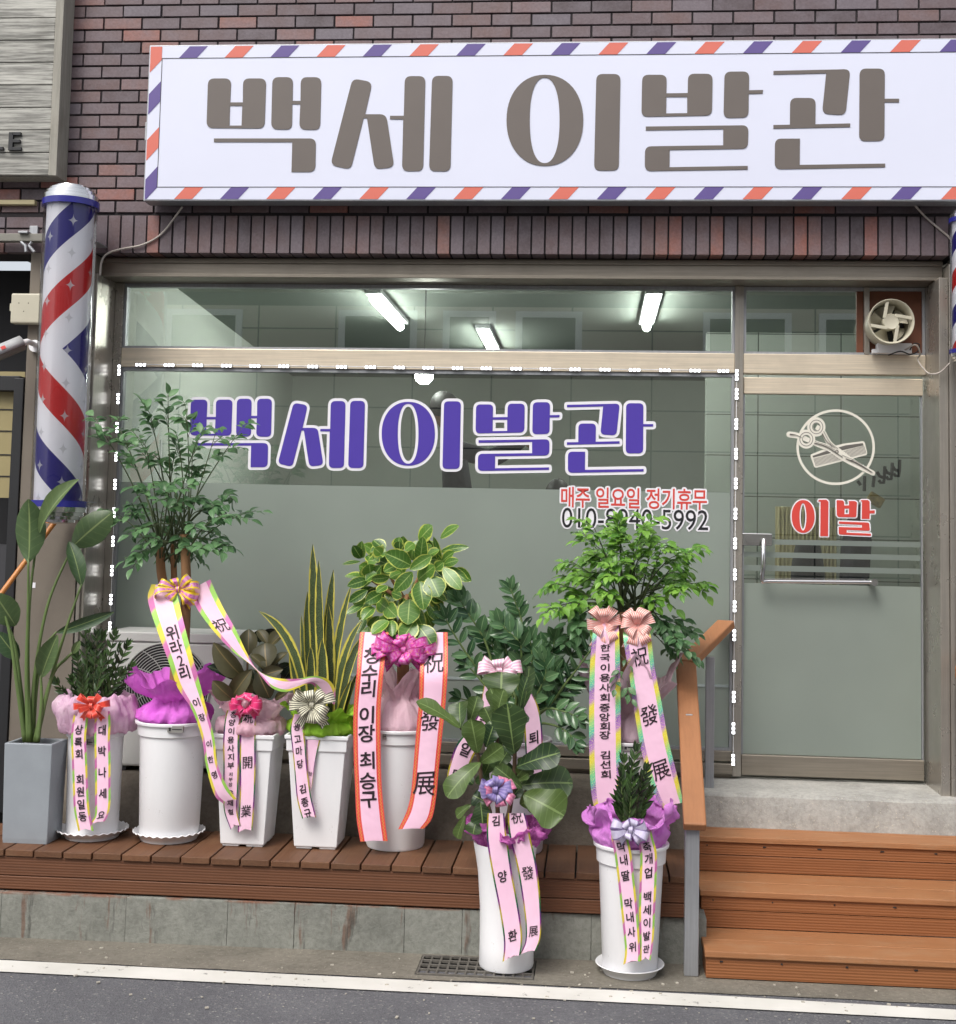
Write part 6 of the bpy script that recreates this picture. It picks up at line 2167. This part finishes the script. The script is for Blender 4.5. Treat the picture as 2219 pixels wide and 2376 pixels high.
# 7 --- zz plant at the back with pale pink bow
def plant_zz():
    Yc = -.46
    X = at(1192, 1985, Yc - .13).x
    zt_ = at(1195, 1711, Yc).z
    root = thing('potted_plant', 'large spreading zz plant in a pale pot at the back with a pink striped bow', 'potted plant', (X, Yc, DZ), GRP)
    round_pot(root, X, Yc, DZ, zt_, .165, .128, mat=M('lilac_white_plastic', (206, 200, 208), .4, var=.03))
    random.seed(71)
    st, lf = MB(), MB()
    z, x0, y0 = 4.037, 960, 1340
    def S(pts, n, ll, lw, ang=.9, start=.25, r=.008, prof=ELLIP, tw=0.0):
        w = [at(x0 + x / z, y0 + y / z, Yc + dy) for x, y, dy in pts]
        zz_stem(lf, st, [at(1195, 1715, Yc)] + w, max(4, n - 2), ll * 1.08, lw * 1.22, ang, start, r, prof, tw)
    S([(800, 1250, 0), (590, 850, -.05), (480, 690, -.06), (350, 480, -.07), (295, 370, -.08)], 8, .088, .032, 1.0, .45)
    S([(850, 1250, 0), (700, 680, .0), (600, 470, .0), (500, 320, .0), (430, 200, .0)], 9, .092, .044, .8, .35)
    S([(950, 1250, 0), (1010, 760, -.04), (980, 600, -.06), (880, 500, -.06), (800, 410, -.06)], 8, .088, .044, .8, .4)
    S([(960, 1250, .05), (1030, 700, .06), (1010, 400, .08), (960, 250, .08), (900, 80, .08)], 11, .075, .030, .9, .4)
    S([(1100, 1350, -.02), (1290, 1180, -.05), (1420, 1000, -.08), (1560, 820, -.1), (1700, 620, -.12)], 11, .098, .022, 1.0, .38, .009, LANCE)
    S([(1030, 1250, 0), (1090, 950, -.02), (1110, 760, -.03), (1090, 560, -.03)], 8, .09, .046, .8, .35)
    S([(1100, 1330, -.05), (1250, 1230, -.1), (1420, 1260, -.14), (1560, 1320, -.16)], 7, .07, .034, .9, .5)
    S([(1060, 1250, .03), (1220, 900, .06), (1300, 700, .06), (1320, 560, .06)], 9, .08, .036, .9, .35)
    S([(1150, 1330, .05), (1300, 1050, .08), (1450, 780, .1), (1560, 560, .1)], 9, .085, .034, .9, .4)
    S([(1000, 1250, .0), (850, 900, .05), (760, 700, .06), (720, 560, .07)], 9, .085, .04, .9, .3)
    S([(880, 1250, -.04), (700, 1050, -.06), (560, 880, -.06), (470, 800, -.06)], 7, .08, .034, .9, .35)
    S([(850, 1300, .02), (600, 1180, .02), (420, 1130, .0)], 6, .075, .034, .9, .4)
    S([(1120, 1380, -.06), (1300, 1380, -.12), (1440, 1450, -.15), (1530, 1560, -.16)], 5, .07, .036, .9, .6)
    S([(1080, 1250, -.06), (1180, 1050, -.1), (1240, 900, -.12), (1220, 760, -.12)], 7, .085, .044, .8, .4)
    S([(1130, 1300, .06), (1280, 1120, .1), (1420, 1080, .12), (1540, 1000, .12)], 7, .08, .04, .8, .4)
    S([(1040, 1250, .02), (1180, 850, .04), (1190, 640, .05)], 8, .085, .042, .85, .35)
    S([(940, 1250, .02), (900, 900, .03), (860, 640, .03)], 8, .085, .042, .85, .35)
    S([(1100, 1250, .02), (1230, 980, .03), (1340, 860, .03)], 8, .085, .042, .85, .35)
    st.build('stem', m_stem_green, root, smooth=180)
    lf.build('foliage', L_zz, root, smooth=180)
    bow(root, bow_mat('pink_striped_bow', (240, 176, 202), (246, 226, 234), 3.5, None, .5), 1160, 1556, Yc - .23, 116, 72, 9, seed=12, rib=.056, tails=0)
    z, x0, y0 = 4.6425, 960, 1540
    Ribbon(secs(z, x0, y0, Yc - .24, (760, 230, 850, 330), (738, 350, 830, 400), (715, 500, 885, 565), (615, 680, 790, 790), (470, 860, 660, 970), (395, 1060, 590, 1130), (358, 1230, 540, 1260), (362, 1340, 530, 1340))).build(RB_foil, root, chs(z, y0, '은일동', (610, 925, 1205)), frac=.6)
    Ribbon(secs(z, x0, y0, Yc - .24, (1150, 220, 1215, 220), (1185, 330, 1270, 320), (1180, 480, 1335, 440), (1192, 680, 1378, 620), (1202, 880, 1392, 850), (1210, 1100, 1396, 1090), (1214, 1280, 1396, 1280))).build(RB_foil, root, chs(z, y0, '정퇴', ((520, .9), 800))[1:], frac=.62)
plant_zz()

# 8 --- fiddle leaf fig in the tall vase on the ground
def plant_fiddle():
    Yc = -.93
    X = at(1171, 2250, Yc - .11).x
    zt_ = at(1168, 1952, Yc).z
    root = thing('potted_plant', 'fiddle leaf fig with large leaves in a tall white vase standing on the ground', 'potted plant', (X, Yc, .01), GRP)
    m = MB()
    rb_ = .117
    pr = [(rb_ * .86, .013), (rb_ * .97, .011), (rb_, .022), (rb_ * .99, .1), (rb_ * .985, .25), (rb_ * 1.03, .4), (rb_ * 1.10, zt_ - .06), (rb_ * 1.17, zt_ - .006), (rb_ * 1.165, zt_), (rb_ * 1.1, zt_ - .004), (rb_ * 1.02, zt_ - .06), (.001, zt_ - .065)]
    rows = []
    for rr, zz in pr:
        sh = -.022 * max(0, (zz - .2) / zt_)
        rows.append([(X + sh + rr * math.cos(2 * math.pi * j / 64), Yc + rr * math.sin(2 * math.pi * j / 64), zz) for j in range(64)])
    m.grid(rows, closed=True)
    m.build('vase', m_white_plastic, root, smooth=50)
    wrap('wrapping', W_mesh, root, X + .0, Yc, [(.10, zt_ - .03), (.125, zt_ - .002), (.15, zt_ + .035), (.165, zt_ + .05), (.15, zt_ + .075)], 14, .16, .3, 23, .02)
    st, lf = MB(), MB()
    z, x0, y0 = 4.6425, 960, 1540
    def Pt(x, y, dy): return at(x0 + x / z, y0 + y / z, Yc + dy)
    st.tube([Pt(930, 1930, 0), Pt(1030, 1600, .0), Pt(1085, 1250, .0), Pt(1090, 960, 0), Pt(1120, 640, .02), Pt(1150, 480, .03)], [.012, .011, .010, .009, .006, .004], 9)
    st.tube([Pt(920, 1930, .02), Pt(820, 1600, .02), Pt(730, 1250, .01), Pt(700, 1000, 0), Pt(560, 760, 0), Pt(500, 690, 0)], [.012, .010, .009, .008, .006, .004], 9)
    st.tube([Pt(925, 1930, .03), Pt(900, 1500, .04), Pt(900, 1000, .05), Pt(910, 540, .05)], [.011, .01, .008, .004], 9)
    st.build('stem', m_stem_brown, root, smooth=180)
    random.seed(81)
    def L(b, t, w, Y, Y2, roll=0, fold=.25, arch=.06, prof=FIDDLE):
        leafpx(lf, (x0 + b[0] / z, y0 + b[1] / z), (x0 + t[0] / z, y0 + t[1] / z), w / z * 1.10, Yc + Y, Yc + Y2, roll + random.uniform(-.25, .25), prof, arch, fold, 16, .045)
    L((940, 420), (950, 90), 380, .12, .16, 0, .15)
    L((905, 550), (830, 270), 200, .04, .05, .5, .4)
    L((905, 560), (975, 275), 190, .0, -.02, -.4, .3)
    L((1180, 480), (1245, 25), 130, .10, .12, .3, .4)
    L((1150, 480), (1235, 140), 120, .0, -.04, -.5, .3)
    L((1085, 970), (1010, 430), 350, -.06, -.10, .0, .25)
    L((500, 690), (30, 410), 190, -.04, -.06, .4, .2)
    L((510, 690), (500, 410), 230, -.02, .05, -.3, .3)
    L((690, 960), (620, 600), 240, -.06, -.09, .2, .3)
    L((600, 650), (690, 350), 170, .08, .1, .2, .2)
    L((720, 1065), (960, 890), 190, -.07, -.10, .2, .3)
    L((720, 1065), (360, 1440), 235, -.07, -.14, .3, .15, .12)
    L((1115, 1110), (1580, 960), 260, -.03, -.07, -.1, .2, .1)
    L((1160, 1310), (1715, 1290), 330, .0, .02, -.1, .15, .1)
    L((1190, 1410), (1620, 1640), 400, -.06, -.10, -.2, .15, .1)
    L((720, 1490), (745, 1735), 235, -.12, -.14, 0, .15)
    L((690, 1660), (640, 1840), 190, -.11, -.13, .2, .2)
    L((1165, 1345), (880, 1110), 160, -.09, -.12, .3, .3)
    L((890, 1130), (1010, 950), 150, -.02, 0, .1, .3)
    L((960, 1240), (840, 1180), 150, -.03, -.03, .3, .2)
    L((560, 1640), (470, 1880), 120, .06, .08, .5, .3)
    L((620, 1520), (460, 1650), 110, .08, .1, .5, .3)
    L((1100, 1000), (960, 880), 130, .02, .04, .3, .3)
    L((1110, 1260), (1240, 1180), 90, -.02, -.04, .2, .3)
    L((880, 760), (820, 620), 160, .03, .05, 0, .3)
    L((1190, 1450), (1300, 1600), 70, -.04, -.08, .6, .4)
    for q in (((900, 1000), (1000, 760), 190, .05, .07), ((900, 1300), (1020, 1060), 190, .03, .05), ((760, 1200), (860, 960), 190, .04, .06), ((860, 700), (760, 470), 190, .06, .08), ((1000, 1300), (1190, 1130), 190, .03, .05), ((1080, 700), (1190, 520), 170, .05, .07), ((820, 1350), (700, 1200), 170, .04, .05), ((1050, 1450), (1180, 1300), 200, .03, .05), ((800, 1500), (640, 1420), 190, .03, .04), ((950, 1180), (840, 940), 200, .01, .02), ((1120, 1200), (1260, 1060), 210, .0, -.02), ((860, 1420), (960, 1200), 190, -.01, .0), ((1000, 820), (1090, 560), 200, .02, .03), ((780, 900), (860, 660), 190, .01, .02), ((1150, 1520), (1320, 1420), 240, .02, .02), ((640, 1300), (520, 1180), 180, .02, .03)):
        L(*q, .2, .3)
    lf.build('foliage', L_fiddle, root, smooth=180)
    bow(root, bow_mat('purple_pink_bow', (126, 112, 170), (150, 136, 186), 3, None, .35), 1150, 1832, Yc - .17, 84, 72, 8, seed=14, rib=.052, tails=0, label='muted purple loops of the two coloured bow')
    bow(root, bow_mat('dusty_pink_bow', (206, 112, 150), (222, 140, 172), 3, None, .35), 1160, 1838, Yc - .155, 112, 74, 6, seed=15, rib=.046, tails=0, knot=False, label='dusty pink loops of the two coloured bow')
    z, x0, y0 = 2.321, 800, 1900
    Ribbon(secs(z, x0, y0, Yc - .165, (770, -30, 860, -30), (765, 70, 868, 60), (772, 160, 882, 150), (800, 320, 903, 300), (832, 480, 930, 440), (854, 620, 953, 590), (858, 700, 955, 675), (850, 772, 946, 736))).build(RB_foil, root, chs(z, y0, '김양환', (10, 310, 628)), frac=.5)
    Ribbon(secs(z, x0, y0, Yc - .155, (880, -30, 970, -30), (880, 30, 985, 20), (893, 120, 1003, 110), (925, 240, 1030, 230), (950, 380, 1050, 380), (970, 520, 1058, 520), (976, 620, 1058, 610), (968, 680, 1050, 660), (940, 735, 1030, 712))).build(RB_foil, root, chs(z, y0, '祝發展', (-10, 290, 605)), frac=.6)
plant_fiddle()

# 9 --- bright green tree at the back right
def plant_bright_tree():
    Yc = -.46
    X = at(1455, 1985, Yc - .12).x
    zt_ = at(1455, 1711, Yc).z
    root = thing('potted_tree', 'bright green leafy tree with salmon striped bow and wide holographic ribbons', 'potted plant', (X, Yc, DZ), GRP)
    round_pot(root, X, Yc, DZ, zt_, .175, .14, mat=M('grey_white_plastic', (210, 208, 210), .4, var=.03))
    pot_tag(root, at(1466, 1734, Yc - .16).x, Yc - .1655, at(1466, 1734, Yc - .16).z, .04, .015)
    wrap('wrapping', W_pale, root, X + .005, Yc + .02, [(.15, zt_ - .02), (.17, zt_ + .02), (.14, zt_ + .09), (.11, zt_ + .13), (.18, zt_ + .22), (.225, zt_ + .31)], 6, .12, .8, 27, .01)
    tr = MB(); tops = []
    for (pts, r) in (([(1450, 1715, 0), (1452, 1600, 0), (1446, 1500, 0), (1440, 1420, 0)], .024), ([(1462, 1715, .02), (1468, 1600, .02), (1472, 1500, .02), (1476, 1410, .02)], .022)):
        P = [Vector(q) for q in catmull([tuple(at(x, y, Yc + dy)) for x, y, dy in pts], 16)]
        tr.tube(P, [r * (1 - .25 * k / 16) for k in range(17)], 10); tops += [P[-1], P[-3]]
    tr.build('trunk', m_bark, root, smooth=180)
    fm, sm = MB(), MB()
    tg = [(1372, 1222), (1438, 1226), (1500, 1216), (1434, 1244), (1500, 1240), (1360, 1250), (1438, 1256), (1543, 1272), (1612, 1276), (1384, 1290), (1318, 1302), (1420, 1312), (1484, 1296), (1577, 1322), (1369, 1342), (1284, 1352), (1428, 1332), (1462, 1326), (1580, 1356), (1628, 1350), (1272, 1405), (1306, 1405), (1350, 1398), (1438, 1384), (1480, 1402), (1520, 1380), (1392, 1426), (1410, 1290), (1470, 1262), (1520, 1250), (1390, 1330), (1540, 1345), (1500, 1330), (1330, 1340), (1340, 1375), (1450, 1350), (1400, 1370), (1570, 1290)]
    tg = [(1450 + (x - 1450) * .90, y + 4) for x, y in tg]
    happy_tree(fm, sm, tops, tg, Yc, .15, .060, .031, 5, (2, 3), (.07, .12), 91)
    low = [(1531, 1440), (1554, 1470), (1582, 1456), (1578, 1500), (1340, 1450), (1330, 1480), (1360, 1470), (1545, 1500), (1500, 1440), (1345, 1430)]
    f2 = MB()
    happy_tree(f2, sm, tops, low, Yc + .03, .1, .064, .036, 3, (2, 3), (.07, .11), 92)
    # a twig with a few leaves hanging between the ribbons
    random.seed(93)
    for (px, py) in ((1440, 1520), (1448, 1545), (1434, 1568), (1456, 1580), (1445, 1600)):
        pinnate(f2, sm, at(px, py, Yc - .2), (random.uniform(-1, 1), -.3, -.6), .05, 1, .05, .026, .4)
    sm.build('twigs', m_stem_dark, root, smooth=180)
    fm.build('foliage', L_bright, root, smooth=180)
    f2.build('foliage', L_happy, root, smooth=180)
    bm = bow_mat('salmon_striped_bow', (222, 132, 122), (240, 214, 206), 5.5, None, .5)
    bow(root, bm, 1402, 1448, Yc - .16, 84, 104, 9, seed=18, rib=.05, knot=False)
    bow(root, bm, 1478, 1452, Yc - .17, 84, 104, 9, seed=19, rib=.056, knot=False)
    z, x0, y0 = 1.729, 1000, 1150
    Ribbon(secs(z, x0, y0, Yc - .2, (655, 500, 752, 500, Yc - .16), (648, 570, 756, 565), (638, 700, 760, 700), (635, 900, 762, 900), (637, 1080, 765, 1080), (644, 1190, 770, 1180), (656, 1256, 776, 1260)), 64).build(RB_holo, root, chs(z, y0, '한국이용사회중앙회장김선희', (610, 650, 690, 730, 770, 810, 850, 888, 925, 960, 1040, 1078, 1118)), frac=.36, hk=.70)
    Ribbon(secs(z, x0, y0, Yc - .2, (770, 520, 870, 510, Yc - .16), (775, 590, 884, 572), (796, 720, 900, 700), (816, 860, 926, 830), (840, 1000, 951, 970), (870, 1120, 980, 1088), (908, 1220, 1002, 1180), (940, 1264, 1014, 1232)), 64).build(RB_holo, root, chs(z, y0, '祝發展', (645, 880, 1100)), frac=.6)
plant_bright_tree()

# 10 --- small dark plant in the right front pot
def plant_front_right():
    Yc = -.93
    X = (at(1463, 2245, Yc).x + at(1463, 2010, Yc).x) / 2
    zt_ = at(1462, 1952, Yc).z
    root = thing('potted_plant', 'small dark leaved plant in a white pot with purple tissue on the ground', 'potted plant', (X, Yc, .01), GRP)
    o = saucer(X, Yc, .0055, .146, .112, .040, 'plain white saucer on the ground under the pot with purple tissue', False)
    round_pot(root, X, Yc, .016, zt_, .162, .116, collar=.078)
    wrap('wrapping', W_purple, root, X, Yc, [(.13, zt_ - .012), (.155, zt_ + .012), (.17, zt_ + .05), (.15, zt_ + .085), (.19, zt_ + .115), (.185, zt_ + .135)], 7, .10, .5, 33, .012)
    random.seed(101)
    st, lf = MB(), MB()
    for (bx, tx, ty, dy) in ((1450, 1478, 1738, 0), (1455, 1448, 1765, .02), (1470, 1500, 1785, -.02), (1448, 1440, 1800, -.03), (1465, 1490, 1800, .03), (1475, 1508, 1840, .0), (1445, 1432, 1850, .02), (1460, 1470, 1810, -.05)):
        B = at(bx, 1950, Yc + dy * .4); T = at(tx, ty, Yc + dy)
        zz_stem(lf, st, [B, B * .5 + T * .5 + Vector(((bx - tx) * .0005, 0, 0)), T], 9, .062, .024, .55, .3, .0065, LANCE, random.uniform(-.5, .5))
    st.build('stem', m_stem_green, root, smooth=180)
    lf.build('foliage', L_raven, root, smooth=180)
    bow(root, bow_mat('lavender_bow', (206, 198, 222), (196, 186, 214), 0, (116, 98, 142)), 1463, 1925, Yc - .185, 98, 58, 8, seed=22, rib=.046)
    z, x0, y0 = 2.321, 800, 1900
    Ribbon(secs(z, x0, y0, Yc - .178, (1440, 50, 1525, 55), (1438, 110, 1527, 105), (1455, 200, 1545, 190), (1474, 350, 1562, 340), (1490, 500, 1578, 490), (1505, 640, 1588, 630), (1510, 720, 1592, 712), (1500, 787, 1592, 770))).build(RB_soft, root, chs(z, y0, '막내딸막내사위', (150, 222, 305, 455, 530, 610, 690)))
    Ribbon(secs(z, x0, y0, Yc - .172, (1580, 50, 1650, 50), (1578, 110, 1660, 100), (1592, 200, 1682, 190), (1588, 350, 1680, 340), (1585, 500, 1672, 500), (1590, 650, 1665, 640), (1592, 768, 1648, 764))).build(RB_soft, root, chs(z, y0, '축개업백세이발관', (150, 215, 290, 420, 490, 560, 630, 700)))
plant_front_right()

# ------------------------------------------------------------------ loose grit and litter along the gutter
random.seed(5)
g = MB()
for k in range(130):
    x, y = random.uniform(-2.8, 1.8), -1.14 - abs(random.gauss(0, .22)) if k % 3 else random.uniform(-1.12, -.86)
    r_ = random.uniform(.0015, .0045)
    if GX0 - .02 < x < GX1 + .02 and y > -1.1: continue
    a = random.uniform(0, 3.1)
    g.obox((x, y, r_ * .6 + .004), (math.cos(a) * r_ * 1.6, math.sin(a) * r_ * 1.6, 0), (-math.sin(a) * r_, math.cos(a) * r_, 0), (0, 0, r_ * .6))
o = g.build('grit', M('grit_stone', (176, 170, 158), .9, var=.4, vs=40))
o['kind'] = 'stuff'
